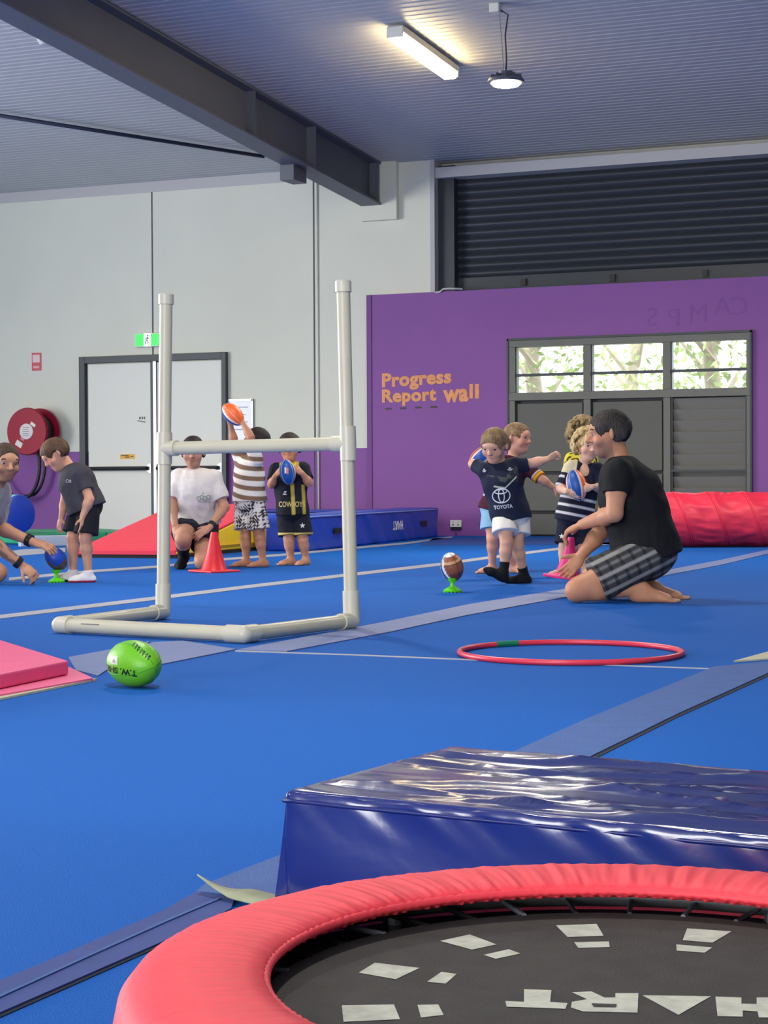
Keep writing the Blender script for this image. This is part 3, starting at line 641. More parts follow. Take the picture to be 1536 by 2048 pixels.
# big glossy blue crash mat in front
M_VINYL = mat('navy_vinyl', (24, 35, 106), 0.2, var=0.05, vscale=3, bump=0.1, bscale=16, spec=0.8, coat=0.4)
M_VINYLS = mat('navy_vinyl_piping', (20, 30, 100), 0.35)
ZM = 0.175
c1, c2, c3 = onZ(568, 1580, ZM), onZ(1536, 1672, ZM), onZ(825, 1488, ZM)
ex = unit(c2 - c1); ey = np.cross(Z3, ex); wid = np.dot(c3 - c1, ey) + 0.01; lng = 1.55
fm = empty('crash_mat', c1 + ex * lng / 2 + ey * wid / 2 - Z3 * ZM); tag(fm, 'glossy navy vinyl crash mat with creased top beside the mini trampoline', 'mat')
def fdisp(q, n, face):
    ax_, sg = face
    if ax_ == 2 and sg > 0:
        ed_ = min(1, (lng / 2 - abs(q[0])) / 0.05, (wid / 2 - abs(q[1])) / 0.05); ed_ = max(0, ed_)
        cr = 0.0
        for fx, fy, sd, am in ((1.7, 8, 1.7, 0.008), (3.2, 12, 6.1, 0.0045)):
            cr += am * max(0, 1 - 5 * abs(nz(q[0] * fx + 0.5 * q[1] * fy, q[1] * fy - q[0] * fx * 0.35, sd))) ** 2
        a = nz(q[0] * 2.0, q[1] * 5.5, 1.3) * 0.008 + cr + nz(q[0] * 8, q[1] * 18, 9) * 0.0008
        return a * ed_
    if ax_ == 1 and sg < 0:
        t = (q[2] + ZM / 2) / ZM
        return nz(q[0] * 3, q[2] * 5 + q[0] * 2, 2.2) * 0.007 + max(0, t - 0.6) * 0.014 * nz(q[0] * 22 + q[2] * 30, 3.3, 0)
    if ax_ == 0: return nz(q[1] * 6, q[2] * 8, 7.7) * 0.004 + (0.022 * (0.5 - q[2] / ZM) if sg < 0 else 0)
    return 0.0
mc = c1 + ex * lng / 2 + ey * wid / 2 - Z3 * ZM / 2
cover = rbox('cover', mc, (ex, ey, Z3), (lng / 2, wid / 2, ZM / 2), 0.012, 0.012, M_VINYL, fm, fdisp)
pp = [mc + ex * a * lng / 2 - ey * (wid / 2 + 0.001) + Z3 * (ZM / 2 - 0.016 + 0.002 * nz(a * 9, 1)) for a in np.linspace(-1, 1, 60)]
MB().tube(pp, 0.0035, 6).build('piping', M_VINYLS, fm, smooth=True)
pp = [mc - ex * (lng / 2 + 0.001) + ey * a * wid / 2 + Z3 * (ZM / 2 - 0.016) for a in np.linspace(-1, 1, 30)]
MB().tube(pp, 0.0035, 6).build('piping', M_VINYLS, fm, smooth=True)

# ---- mini trampoline
M_PAD = mat('red_pad_cover', (240, 62, 76), 0.62, var=0.05, vscale=8, bump=0.05, bscale=60)
M_BED = mat('black_trampoline_bed', (46, 42, 39), 0.75, var=0.35, vscale=30, bump=0.15, bscale=300)
M_PRINT = mat('worn_white_print', (196, 196, 180), 0.7, var=0.2, vscale=60)
tc = 1.678 * _f0 + 0.219 * _r0
tp = empty('mini_trampoline', (tc[0], tc[1], 0)); tag(tp, 'round mini trampoline with red padded rim and black bed', 'trampoline')
prof = [(0.345, 0.191), (0.331, 0.195), (0.3265, 0.202), (0.332, 0.208), (0.348, 0.2115), (0.372, 0.2135), (0.400, 0.2135), (0.426, 0.211), (0.448, 0.204), (0.460, 0.189), (0.465, 0.165), (0.464, 0.130), (0.460, 0.100), (0.456, 0.098), (0.454, 0.105)]
NS = 840; vs, fs = [], []
for k in range(NS):
    a = 2 * math.pi * k / NS
    w1 = 0.5 * math.sin(a * 131 + 4 * math.sin(a * 5)) + 0.5 * math.sin(a * 207 + 5 * math.sin(a * 3 + 1)); w2 = noise.noise(Vector((math.cos(a) * 6, math.sin(a) * 6, 2)))
    for i, (r, z) in enumerate(prof):
        inn = max(0, 1 - i / 6.0); mid = math.exp(-((i - 5) / 3.0) ** 2)
        dz = w1 * (0.0020 * inn if i > 0 else 0) + mid * 0.0022 * max(-0.4, noise.noise(Vector((math.cos(a) * 26 + i * 0.35, math.sin(a) * 26 - i * 0.3, 5.0)))) + mid * 0.0012 * noise.noise(Vector((math.cos(a) * 60, math.sin(a) * 60, i * 0.15))) + 0.0015 * mid * w2; dr = w1 * 0.0016 * inn
        vs.append((tc[0] + (r + dr) * math.cos(a), tc[1] + (r + dr) * math.sin(a), z + dz))
npf = len(prof)
for k in range(NS):
    k2 = (k + 1) % NS
    for i in range(npf - 1): fs.append((k * npf + i, k2 * npf + i, k2 * npf + i + 1, k * npf + i + 1))
pad = MB().add(vs, fs).build('pad_cover', M_PAD, tp, smooth=True)
MB().tube([tc + np.array([0.3285 * math.cos(a), 0.3285 * math.sin(a), 0.2015 + 0.0008 * math.sin(a * 160)]) for a in np.linspace(0, 2 * math.pi, 361)[:-1]], 0.0045, 6, closed=True).build('elastic_hem', M_PAD, tp, smooth=True)
MB().lathe([(0.0, 0.176), (0.30, 0.176), (0.334, 0.1765), (0.334, 0.174), (0.0, 0.172)], (tc[0], tc[1], 0), seg=96).build('bed', M_BED, tp, smooth='auto')
MB().tube([tc + np.array([0.425 * math.cos(a), 0.425 * math.sin(a), 0.176]) for a in np.linspace(0, 2 * math.pi, 72)[:-1]], 0.013, 10, closed=True).build('frame_ring', M_CHROME, tp, smooth=True)
for k in range(6):
    a = k * math.pi / 3 + 0.4; d_ = np.array([math.cos(a), math.sin(a), 0])
    lg = MB().tube([tc + d_ * 0.425 + Z3 * 0.17, tc + d_ * 0.425 + Z3 * 0.012], 0.012, 10).build('leg', M_CHROME, tp, smooth='auto')
    MB().lathe([(0.017, 0.0), (0.017, 0.025), (0.012, 0.03)], tc + d_ * 0.425, seg=16).build('rubber_foot', M_BLACK, lg, smooth='auto')
for k in range(36):
    a = 2 * math.pi * (k + 0.5) / 36; d_ = np.array([math.cos(a), math.sin(a), 0])
    MB().tube([tc + d_ * 0.33 + Z3 * 0.176, tc + d_ * 0.42 + Z3 * 0.172], 0.003, 6).build('spring', M_BLACK if k % 3 else M_STEEL, tp)
MB().lathe([(0.336, 0.158), (0.43, 0.158), (0.43, 0.155), (0.336, 0.155)], (tc[0], tc[1], 0), seg=96).build('gap_shade_ring', M_BLACK, tp, smooth='auto')  # added black ring: puts in the shade of the gap between bed and pad
def bed_mark(name, pts, m_=None, zoff=0.0):
    q = [onZ(200 + x * 0.8698, 1680 + y * 0.8698, 0.1765 + zoff) for x, y in pts]
    MB().add(q, [tuple(range(len(q)))]).build(name, m_ or M_PRINT, tp)
for pts in ([(1048, 196), (1142, 193), (1158, 220), (1075, 223)], [(1090, 235), (1170, 233), (1172, 246), (1100, 248)], [(1350, 203), (1452, 210), (1408, 236), (1340, 230)], [(1325, 240), (1408, 247), (1390, 259), (1326, 254)],
            [(782, 232), (850, 217), (912, 240), (855, 252)], [(882, 264), (940, 251), (967, 261), (910, 273)], [(632, 282), (735, 294), (680, 320), (595, 305)], [(785, 303), (820, 308), (795, 330), (752, 326)],
            [(556, 380), (676, 378), (690, 412), (560, 418)], [(730, 379), (778, 378), (790, 402), (738, 408)]):
    bed_mark('printed_mark', pts)
for pts in ([(975, 343), (1038, 345), (1035, 372), (1075, 375), (1070, 388), (935, 383), (932, 370), (975, 372)], [(1085, 350), (1130, 348), (1160, 362), (1185, 362), (1185, 352), (1238, 352), (1236, 397), (1110, 394), (1083, 385), (1085, 372), (1120, 366)],
            [(1247, 357), (1405, 359), (1330, 402)], [(1415, 360), (1475, 362), (1475, 376), (1510, 377), (1510, 362), (1580, 362), (1590, 408), (1515, 408), (1512, 394), (1478, 392), (1478, 406), (1420, 405)]):
    bed_mark('printed_letter', pts)
bed_mark('printed_letter', [(1130, 375), (1188, 377), (1186, 384), (1135, 383)], M_BED, 0.0006)

v = [(math.cos(k * math.pi / 8), math.sin(k * math.pi / 8)) for k in range(16)]; decal('printed_dot', np.array(v), [(0, k, k + 1) for k in range(1, 15)], bvh_of([pad]), onZ(550, 1895, 0.209), _r0, _f0, 0.014, mat('yellow_dot', (250, 170, 110), 0.6), tp, eps=0.0006)
# ---- landing mat at the back
M_BLUEM = mat('blue_vinyl', (30, 70, 190), 0.4, var=0.06, vscale=2, spec=0.5)
nA, nB = onZ(617, 1103), onZ(876, 1074); ex = unit(nB - nA); ey = np.cross(Z3, ex); Lm = np.linalg.norm(nB - nA); Hm = 0.335; Wm = 0.42
lm = empty('landing_mat', 0.5 * (nA + nB) + ey * Wm / 2); tag(lm, 'thick blue vinyl landing mat against the purple wall', 'mat')
def ld(q, n, face):
    if face[0] == 2: return 0.012 * nz(q[0] * 2, q[1] * 2, 3)
    return 0.018 * nz(q[0] * 5 + q[2] * 7, q[2] * 2 + q[0], 1.0) + 0.008 * math.sin((q[0] + q[2]) * 16) * nz(q[0] * 1.7, 0, 8)
lmc = rbox('cover', 0.5 * (nA + nB) + ey * Wm / 2 + Z3 * Hm / 2, (ex, ey, Z3), (Lm / 2, Wm / 2, Hm / 2), 0.025, 0.05, M_BLUEM, lm, ld)
MB().tube([nA + (nB - nA) * t + Z3 * (Hm - 0.02) - ey * 0.004 for t in np.linspace(0, 1, 20)], 0.009, 6).build('piping', mat('pale_blue_piping', (120, 150, 220), 0.4), lm, smooth=True)
v, f = text_mesh('HART', 0.04)
tb = bvh_of([lmc]); cmid = nA + (nB - nA) * ((onX(762, 1057, 0)[0] * 0) + 0.64) + Z3 * 0.17
decal('printed_letters', v, f, tb, cmid, -ex, -Z3, 0.34, mat('white_print', (225, 228, 235), 0.5), lm, height=0.095, maxlen=0.06, eps=0.004)
for t in (0.18, 0.86):
    pc = nA + (nB - nA) * t + Z3 * 0.17
    MB().obox(pc - ey * 0.016, (ex, ey, Z3), (0.10, 0.006, 0.028)).build('carry_handle', M_BLACK, lm, bevel=0.004)

# ---- red and yellow wedge
M_WRED = mat('red_wedge_vinyl', (232, 52, 76), 0.45, var=0.04); M_YEL = mat('yellow_vinyl', (250, 206, 10), 0.45, var=0.04)
t1, t2, h1 = onZ(352, 1117), onZ(176, 1113), onZ(533, 1099); e1 = unit(h1 - t1); e2 = t2 - t1; e2 = e2 - e1 * np.dot(e2, e1); L1 = np.linalg.norm(h1 - t1); HW = 0.425; lip = 0.05
wg = empty('wedge_mat', t1); tag(wg, 'red topped wedge mat with yellow sides behind the kneeling woman', 'mat')
MB().prism([t1 + Z3 * 0.03, h1 + Z3 * 0.03, h1 + Z3 * (HW - 0.02), t1 + Z3 * lip], e2).build('foam_body', M_YEL, wg, bevel=0.012)
MB().prism([t1 + Z3 * lip - e1 * 0.01, h1 + Z3 * (HW - 0.02) + e1 * 0.0, h1 + Z3 * (HW + 0.005), t1 + Z3 * (lip + 0.022) - e1 * 0.01], e2 * 1.0).build('top_cover', M_WRED, wg, bevel=0.008)
MB().prism([t1 - e1 * 0.004, h1, h1 + Z3 * 0.03, t1 + Z3 * 0.03 - e1 * 0.004], e2).build('base_pad', mat('black_base', (26, 18, 20), 0.8), wg)
MB().prism([t1 + Z3 * 0.03 - e1 * 0.014, t1 + Z3 * 0.03 - e1 * 0.002, t1 + Z3 * (lip + 0.01) - e1 * 0.002, t1 + Z3 * (lip + 0.01) - e1 * 0.014], e2).build('tip_cover', M_WRED, wg)
MB().tube([t1 + Z3 * 0.075 - e2 * 0.012 + e1 * 0.35, h1 + Z3 * 0.075 - e2 * 0.012 - e1 * 0.02], 0.006, 6).build('seam', mat('dark_yellow_seam', (190, 150, 20), 0.6), wg)
MB().obox(h1 - e1 * 0.35 + Z3 * 0.22 - unit(e2) * 0.006, (e1, unit(e2), Z3), (0.06, 0.006, 0.02)).build('carry_handle', M_BLACK, wg, bevel=0.003)
# ---- small blue block behind the wedge
qa, qb = P(299, 1024, 19.6), P(520, 1024, 18.1); xa, xb = qa[0], qb[0]; bm_ = empty('blue_mat', (0.5 * (xa + xb), 19.1, 0)); tag(bm_, 'long low blue mat behind the red and yellow wedge', 'mat')
rbox('cover', ((0.5 * (xa + xb)), 19.15, 0.155), ((1, 0, 0), (0, 1, 0), Z3), ((xb - xa) / 2, 0.72, 0.155), 0.02, 0.1, M_BLUEM, bm_, ld)
MB().tube([(xa + 0.02, 18.425, 0.30), (xb - 0.02, 18.425, 0.30)], 0.008, 6).build('piping', M_VINYLS, bm_)
# ---- green folding mat and grey panel
M_GRN = mat('green_vinyl', (44, 158, 112), 0.45, var=0.05); M_GRYV = mat('grey_vinyl', (168, 180, 198), 0.5, var=0.05)
g1, g2 = onZ(60, 1090), onZ(300, 1084); ex = unit(g2 - g1); ey = np.cross(Z3, ex); Lg = np.linalg.norm(g2 - g1); n = 3
gm = empty('folding_mat', 0.5 * (g1 + g2) + ey * 0.6); tag(gm, 'green folding mat lying in front of the exit doors', 'mat')
for k in range(n):
    cc = g1 + ex * Lg * (k + 0.5) / n + ey * 0.85 + Z3 * 0.06
    rbox('mat_panel', cc, (ex, ey, Z3), (Lg / n / 2 - 0.004, 0.75, 0.06), 0.018, 0.12, M_GRN, gm)
q1, q2 = onZ(40, 1094), onZ(140, 1092); ex = unit(q2 - q1); ey = np.cross(Z3, ex)
gp = rbox('grey_panel_mat', 0.5 * (q1 + q2) + ey * 0.03 + Z3 * 0.055, (ex, ey, Z3), (np.linalg.norm(q2 - q1) / 2, 0.05, 0.055), 0.012, 0.05, M_GRYV)
tag(gp, 'narrow pale grey mat panel lying along the green mat', 'mat')
# ---- foam barrel
bc = P(40, 1031, 18.9); nb = unit(camdir((0.77, 0, 0.64))); Rb = 39 / 3700 * 18.9
bc = np.array([bc[0], bc[1], Rb + 0.121])
br = empty('foam_barrel', bc - Z3 * Rb); tag(br, 'blue foam barrel with pale blue sides resting on the green mat', 'foam barrel')
MB().lathe([(0.0, 0.012), (Rb * 0.9, 0.012), (Rb * 0.97, 0.004), (Rb, -0.01)], bc, nb, 40).build('end_face', M_BLUEM, br, smooth='auto')
MB().lathe([(Rb, -0.01), (Rb + 0.003, -0.2), (Rb, -0.5), (0, -0.51)], bc, nb, 40).build('side_cover', mat('pale_blue_vinyl', (120, 196, 214), 0.45), br, smooth='auto')

# ---- pink mat bottom left
M_PINK = mat('pink_vinyl', (230, 80, 132), 0.5, var=0.05); M_PINK2 = mat('pink_vinyl_flap', (232, 98, 146), 0.55)
pm = empty('pink_mat', onZ(0, 1340)); tag(pm, 'pink folding mat with a flap lying behind the green ball', 'mat')
q = [onZ(x, y, 0.06) for x, y in ((-260, 1206), (0, 1279), (137, 1321), (0, 1348), (-260, 1402))]
MB().prism([p - Z3 * 0.046 for p in q], Z3 * 0.046).build('mat_panel', M_PINK, pm, bevel=0.006)
q = [onZ(x, y, 0.012) for x, y in ((-260, 1330), (139, 1334), (186, 1356), (0, 1389), (-260, 1438))]
MB().prism([p - Z3 * 0.0115 for p in q], Z3 * 0.0115).build('flap', M_PINK2, pm)
q = [onZ(x, y, 0.006) for x, y in ((180, 1356), (194, 1358), (0, 1397), (-260, 1450), (-260, 1436), (0, 1387))]
MB().prism([p - Z3 * 0.0055 for p in q], Z3 * 0.0065).build('hook_edge', M_BEIGE, pm)

# ---- red crawl tunnel
M_TUN = mat('red_tunnel_fabric', (236, 52, 80), 0.45, var=0.05, spec=0.45)
dT = 17.5; cl = P(1255, 1039, dT); cr = P(1760, 1041, dT); axn = unit(np.array([cr[0] - cl[0], cr[1] - cl[1], 0])); LT = np.linalg.norm(cr - cl); RTn = 0.262
tu = empty('crawl_tunnel', np.array([0.5 * (cl[0] + cr[0]), 0.5 * (cl[1] + cr[1]), 0])); tag(tu, 'long red fabric crawl tunnel lying along the purple wall', 'tunnel')
side = np.cross(Z3, axn); base = np.array([cl[0], cl[1], RTn + 0.003]); NL, NA = 260, 64; sp = 0.327; vs, fs = [], []
off0 = (P(1364, 983, dT) - cl) @ axn
for i in range(NL + 1):
    u = LT * i / NL
    for k in range(NA):
        a = 2 * math.pi * k / NA; ph = ((u - off0) / sp) % 1.0
        sag = 0.016 * math.sin(math.pi * ph) * (1.0 if math.sin(a) > -0.3 else 0.5)
        wr = 0.020 * math.sin(math.pi * ph) * nz(u * 2.2, a * 7 + 1.5 * math.sin(u * 6), 3) + 0.012 * nz(u * 6, a * 13, 5) * math.sin(math.pi * ph)
        r = RTn - sag + wr - (0.008 if ph < 0.04 or ph > 0.96 else 0)
        sk = -0.09 * math.sin(a)
        p = base + axn * (u + sk) + side * r * math.cos(a) + Z3 * max(r * math.sin(a), -RTn)
        vs.append(p)
for i in range(NL):
    for k in range(NA): fs.append((i * NA + k, i * NA + (k + 1) % NA, (i + 1) * NA + (k + 1) % NA, (i + 1) * NA + k))
MB().add(vs, fs).build('fabric', M_TUN, tu, smooth=True)
k = 0
u = off0 % sp
while u < LT - 0.05:
    MB().tube([base + axn * (u - 0.09 * math.sin(a)) + side * (RTn - 0.004) * math.cos(a) + Z3 * (RTn - 0.004) * math.sin(a) for a in np.linspace(0, 2 * math.pi, 49)[:-1]], 0.006, 6, closed=True).build('hoop_ring', M_TUN, tu, smooth=True); u += sp

# ---- hula hoop
M_HOOP = mat('red_hoop_plastic', (214, 52, 76), 0.35)
hc = onZ(1140.5, 1303.5, 0.011); Rh = 221.0 / FPX * np.dot(hc - C0, FWD)
hp = empty('hula_hoop', (hc[0], hc[1], 0)); tag(hp, 'red plastic hula hoop lying flat on the blue floor', 'hula hoop')
def arc(a0, a1, n, r=0.0105): return [hc + np.array([Rh * math.cos(a), Rh * math.sin(a), 0]) for a in np.linspace(a0, a1, n)]
MB().tube(arc(0, 2 * math.pi, 121)[:-1], 0.0105, 10, closed=True).build('ring', M_HOOP, hp, smooth=True)
gq = onZ(1001, 1286, 0.011) - hc; ga = math.atan2(gq[1], gq[0])
MB().tube(arc(ga - 0.13, ga + 0.13, 12), 0.0118, 10).build('green_tape', mat('green_tape', (10, 120, 80), 0.5), hp, smooth='auto')

# ---- PVC goal
M_PVC = mat('cream_pvc', (196, 191, 170), 0.35, var=0.03, vscale=8); M_PVC2 = mat('cream_pvc_fitting', (200, 196, 178), 0.32)
rp, rf_ = 0.0305, 0.0365
GL, GFL, GFR, GR = onZ(326, 1223, rf_), onZ(120, 1249.5, rf_), onZ(487, 1268.5, rf_), onZ(703, 1241, rf_)
dGL, dGR = np.dot(GL - C0, FWD), np.dot(GR - C0, FWD)
TL, TR = P(332, 592, dGL), P(686, 566, dGR)
gp_ = empty('goal_frame', 0.25 * (GL + GFL + GFR + GR) * (1, 1, 0)); tag(gp_, 'upright goal frame built from cream plastic pipe and fittings', 'goal')
BLc, BRc = P(328.5, 897, dGL), P(696, 887, dGR)
def pipe(a, b, nm): MB().tube([a, b], rp, 24).build(nm, M_PVC, gp_, smooth='auto')
pipe(GL, TL, 'upright'); pipe(GR, TR, 'upright'); pipe(BLc, BRc, 'crossbar'); pipe(GL, GFL, 'base_pipe'); pipe(GFL, GFR, 'base_pipe'); pipe(GFR, GR, 'base_pipe')
def fitting(segs, nm):
    mb = MB()
    for a, b in segs:
        mb.tube([a, b], rf_, 24)
    c = segs[0][0]; mb.lathe([(rf_ * math.sin(t), -rf_ * math.cos(t)) for t in np.linspace(0, math.pi, 9)], c, seg=20)
    mb.build(nm, M_PVC2, gp_, smooth='auto')
def tw(a, b, l): return a + unit(b - a) * l
fitting([(GL, tw(GL, TL, 0.13)), (GL, tw(GL, GFL, 0.09))], 'elbow'); fitting([(GR, tw(GR, TR, 0.13)), (GR, tw(GR, GFR, 0.09))], 'elbow')
fitting([(GFL, tw(GFL, GL, 0.08)), (GFL, tw(GFL, GFR, 0.06))], 'elbow'); fitting([(GFR, tw(GFR, GFL, 0.08)), (GFR, tw(GFR, GR, 0.08))], 'elbow')
for c_, up_, dn_, o_ in ((BLc, TL, GL, BRc), (BRc, TR, GR, BLc)):
    fitting([(c_, tw(c_, up_, 0.075)), (c_, tw(c_, dn_, 0.075)), (c_, tw(c_, o_, 0.08))], 'tee_fitting')
for c_, dn_ in ((TL, GL), (TR, GR)):
    a = unit(c_ - dn_); MB().lathe([(rf_, -0.04), (rf_, 0.006), (rf_ * 0.85, 0.012), (0, 0.013)], c_, a, 24).build('end_cap', M_PVC2, gp_, smooth='auto')

MB().obox(GFL + (GFR - GFL) * 0.2 + Z3 * 0.012 + unit(np.cross(GFR - GFL, Z3)) * (rp - 0.001), (unit(GFR - GFL), unit(np.cross(GFR - GFL, Z3)), Z3), (0.05, 0.0015, 0.002)).build('print_line', M_LOUV, gp_)

# ---- witches' hats (cones)
def cone(name, c, up, wbase, h, m_, label, rot=0.0, ax_r=None):
    c = np.asarray(c, float); up = unit(up); a1 = unit(np.cross(up, (math.sin(rot), math.cos(rot), 0.001))); a2 = np.cross(up, a1)
    t = empty(name, c); tag(t, label, 'cone', 'training cones')
    MB().obox(c + up * 0.008, (a1, a2, up), (wbase / 2, wbase / 2, 0.008)).build('base_plate', m_, t, bevel=0.006)
    rb, rt = wbase * 0.33, wbase * 0.085
    MB().lathe([(rb * 1.12, 0.014), (rb, 0.03), (rb + (rt - rb) * 0.5, h * 0.5), (rt, h), (rt * 0.7, h), (rt * 0.6, h - 0.02), (0, h - 0.02)], c, up, 14).build('hollow_cone', m_, t, smooth='auto')
    MB().lathe([(rt * 0.98, h - 0.035), (rt * 1.0, h - 0.012), (rt * 0.62, h - 0.008)], c, up, 12).build('top_hole', M_BLACK, t)
    return t
cone('training_cone', onZ(428, 1144), (0.01, 0, 1), 0.265, 0.285, mat('red_cone_plastic', (222, 34, 48), 0.4), 'red training cone standing in front of the kneeling woman', 0.4)

# ---- kicking tees
M_TEE = mat('lime_tee_plastic', (96, 214, 24), 0.4)
def tee(c, label):
    t = empty('kicking_tee', c); tag(t, label, 'kicking tee', 'lime green kicking tees')
    MB().lathe([(0.052, 0.004), (0.054, 0.012), (0.03, 0.026), (0.014, 0.036), (0.011, 0.05), (0.013, 0.058)], c, seg=28).build('base', M_TEE, t, smooth='auto')
    MB().lathe([(0.012, 0.056), (0.022, 0.066), (0.034, 0.082), (0.031, 0.083), (0.018, 0.068), (0.0, 0.062)], c, seg=28).build('cup', M_TEE, t, smooth='auto')
    for k in range(14):
        a = 2 * math.pi * k / 14; MB().lathe([(0.005, 0.0), (0.006, 0.008), (0.004, 0.011)], np.asarray(c) + np.array([0.048 * math.cos(a), 0.048 * math.sin(a), 0]), seg=8).build('foot_stud', M_TEE, t)
    return t
T1 = onZ(905, 1184.5); T2 = onZ(113, 1165)
tee(T1, 'lime green kicking tee in front of the boy about to kick'); tee(T2, 'lime green kicking tee at the feet of the boy in charcoal')

# ---- rugby balls
M_BALL = mat('ball_skin', (200, 200, 200), 0.38, attr='Col', bump=0.12, bscale=260, spec=0.5)
M_SEAMB = mat('ball_seam', (30, 34, 44), 0.6); M_WSEAM = mat('ball_white_seam', (226, 226, 230), 0.5)
def rugby(c, axis, ref, hl, R, colf, label, seam=None, group=None):
    c = np.asarray(c, float); ax_ = unit(axis); r1 = unit(np.asarray(ref, float) - ax_ * np.dot(ref, ax_)); r2 = np.cross(ax_, r1); NA, NT = 64, 48
    t = empty('rugby_ball', c - Z3 * R); tag(t, label, 'ball', group)
    vs, cols = [], []
    for i in range(NT + 1):
        th = math.pi * i / NT; h = -math.cos(th); rr = math.sin(th) ** 1.12
        for k in range(NA):
            a = 2 * math.pi * k / NA
            vs.append(c + ax_ * h * hl + (r1 * math.cos(a) + r2 * math.sin(a)) * R * rr); cols.append(lin(colf(math.degrees(a) % 360, h)) + (1,))
    fs = [(i * NA + k, i * NA + (k + 1) % NA, (i + 1) * NA + (k + 1) % NA, (i + 1) * NA + k) for i in range(NT) for k in range(NA)]
    me = bpy.data.meshes.new('skin'); me.from_pydata([tuple(q) for q in vs], [], fs); me.update()
    at_ = me.color_attributes.new('Col', 'FLOAT_COLOR', 'POINT'); at_.data.foreach_set('color', np.array(cols, np.float32).ravel())
    sk = finish('skin', me, M_BALL, t, True, fixn=False)
    for q in range(4):
        a = math.radians(45 + 90 * q)
        MB().tube([c + ax_ * (-math.cos(th)) * hl * 1.003 + (r1 * math.cos(a) + r2 * math.sin(a)) * (R * math.sin(th) ** 1.12 + 0.0002) for th in np.linspace(0.12, math.pi - 0.12, 28)], R * 0.018, 6).build('seam', seam or M_SEAMB, t, smooth=True)
    return t, sk
M_LIME_SEAM = mat('green_seam', (60, 150, 20), 0.5)
dg = np.dot(onZ(268, 1374) - C0, FWD); Rg = 46.5 / FPX * dg; gc = P(268, 1333, dg); gc[2] = Rg + 0.001
gb, gsk = rugby(gc, camdir((0.62, -0.0, 0.78)), camdir((0.25, 0.92, -0.2)), 0.121, Rg, lambda a, h: (100, 178, 22), 'lime green football with black print lying on the blue floor', M_LIME_SEAM)
tb = bvh_of([gsk]); M_INK = mat('ball_ink', (10, 34, 20), 0.5)
RC, UC = RGT, UPV
v, f = text_mesh('T.W. SHERRIN', 0.035); sz = 1 / FPX * dg
decal('printed_letters', v, f, tb, P(228, 1337, dg), -unit(RC - 0.1 * UC), -UC, 108 * sz, M_INK, gb, height=13 * sz, maxlen=0.008)
v, f = [], []
for k, w_ in enumerate((0.7, 0.5, 0.75, 0.4, 0.7, 0.55, 0.65)):
    n = len(v); v += [(k, 0), (k + w_, 0), (k + w_ * 0.8, 0.4), (k + 0.25, 1), (k, 1)]; f += [(n, n + 1, n + 2), (n, n + 2, n + 3), (n, n + 3, n + 4)]
decal('printed_marks', np.array(v, float), f, tb, P(288, 1298, dg), -unit(RC - 0.72 * UC), -unit(UC + 0.72 * RC), 46 * sz, M_INK, gb, height=9 * sz, maxlen=0.008)
decal('printed_label', np.array([(0, 0), (1, 0), (1, 1), (0, 1)], float), [(0, 1, 2, 3)], tb, P(232.5, 1318.5, dg), RC, UC, 16 * sz, mat('pale_label', (190, 190, 178), 0.5), gb, height=16 * sz, maxlen=0.006)
decal('printed_label', np.array([(0, 0), (0.4, 0.1), (1, 0), (0.7, 0.55), (0.5, 1), (0.3, 0.55)], float), [(0, 1, 5), (1, 3, 5), (1, 2, 3), (5, 3, 4)], tb, P(231.5, 1318.5, dg), RC, UC, 8 * sz, mat('grey_emblem', (120, 100, 110), 0.5), gb, eps=0.0025)

def blue_orange(a, h):
    s_ = (a % 180)
    if abs(h) > 0.93: return (40, 46, 70)
    if s_ < 74: return (24, 84, 168)
    if s_ < 90: return (232, 226, 224)
    if s_ < 150: return (250, 108, 40)
    if s_ < 160: return (40, 40, 60)
    return (236, 200, 190)
def brown_blue(a, h):
    w_ = a + 26 * h
    if h > 0.86: return (236, 234, 238)
    if 40 < w_ % 360 < 200: 
        if 0.34 < h < 0.42: return (40, 26, 22)
        if 0.42 <= h < 0.56: return (214, 160, 112)
        return (150, 84, 56) if h > -0.2 else (112, 60, 52)
    k = (w_ % 40)
    return (34, 44, 104) if k < 22 else (232, 232, 244)
dT1 = np.dot(T1 - C0, FWD)
tb1 = P(904, 1136, dT1); rugby(np.array([T1[0], T1[1], 0]) * (1, 1, 0) + (tb1 - T1) * (1, 1, 0) + Z3 * (tb1[2] + 0.006), camdir((-0.22, 0.93, 0.3)), camdir((-0.3, 0, 0.95)), 0.088, 0.0665, lambda a, h: brown_blue((a + 62) % 360, h), 'brown and blue rugby ball balanced on the kicking tee', group='small rugby balls')
dT2 = np.dot(T2 - C0, FWD)
tb2 = P(112, 1117, dT2); rugby(tb2, camdir((-0.55, 0.75, 0.3)), camdir((0.5, 0.2, 0.85)), 0.088, 0.064, lambda a, h: (28, 72, 176) if (a > 300 or a < 95) and h > -0.35 else ((96, 66, 62) if h < 0.2 else (40, 60, 140)), 'blue and brown rugby ball steadied on the tee by the man', group='small rugby balls')
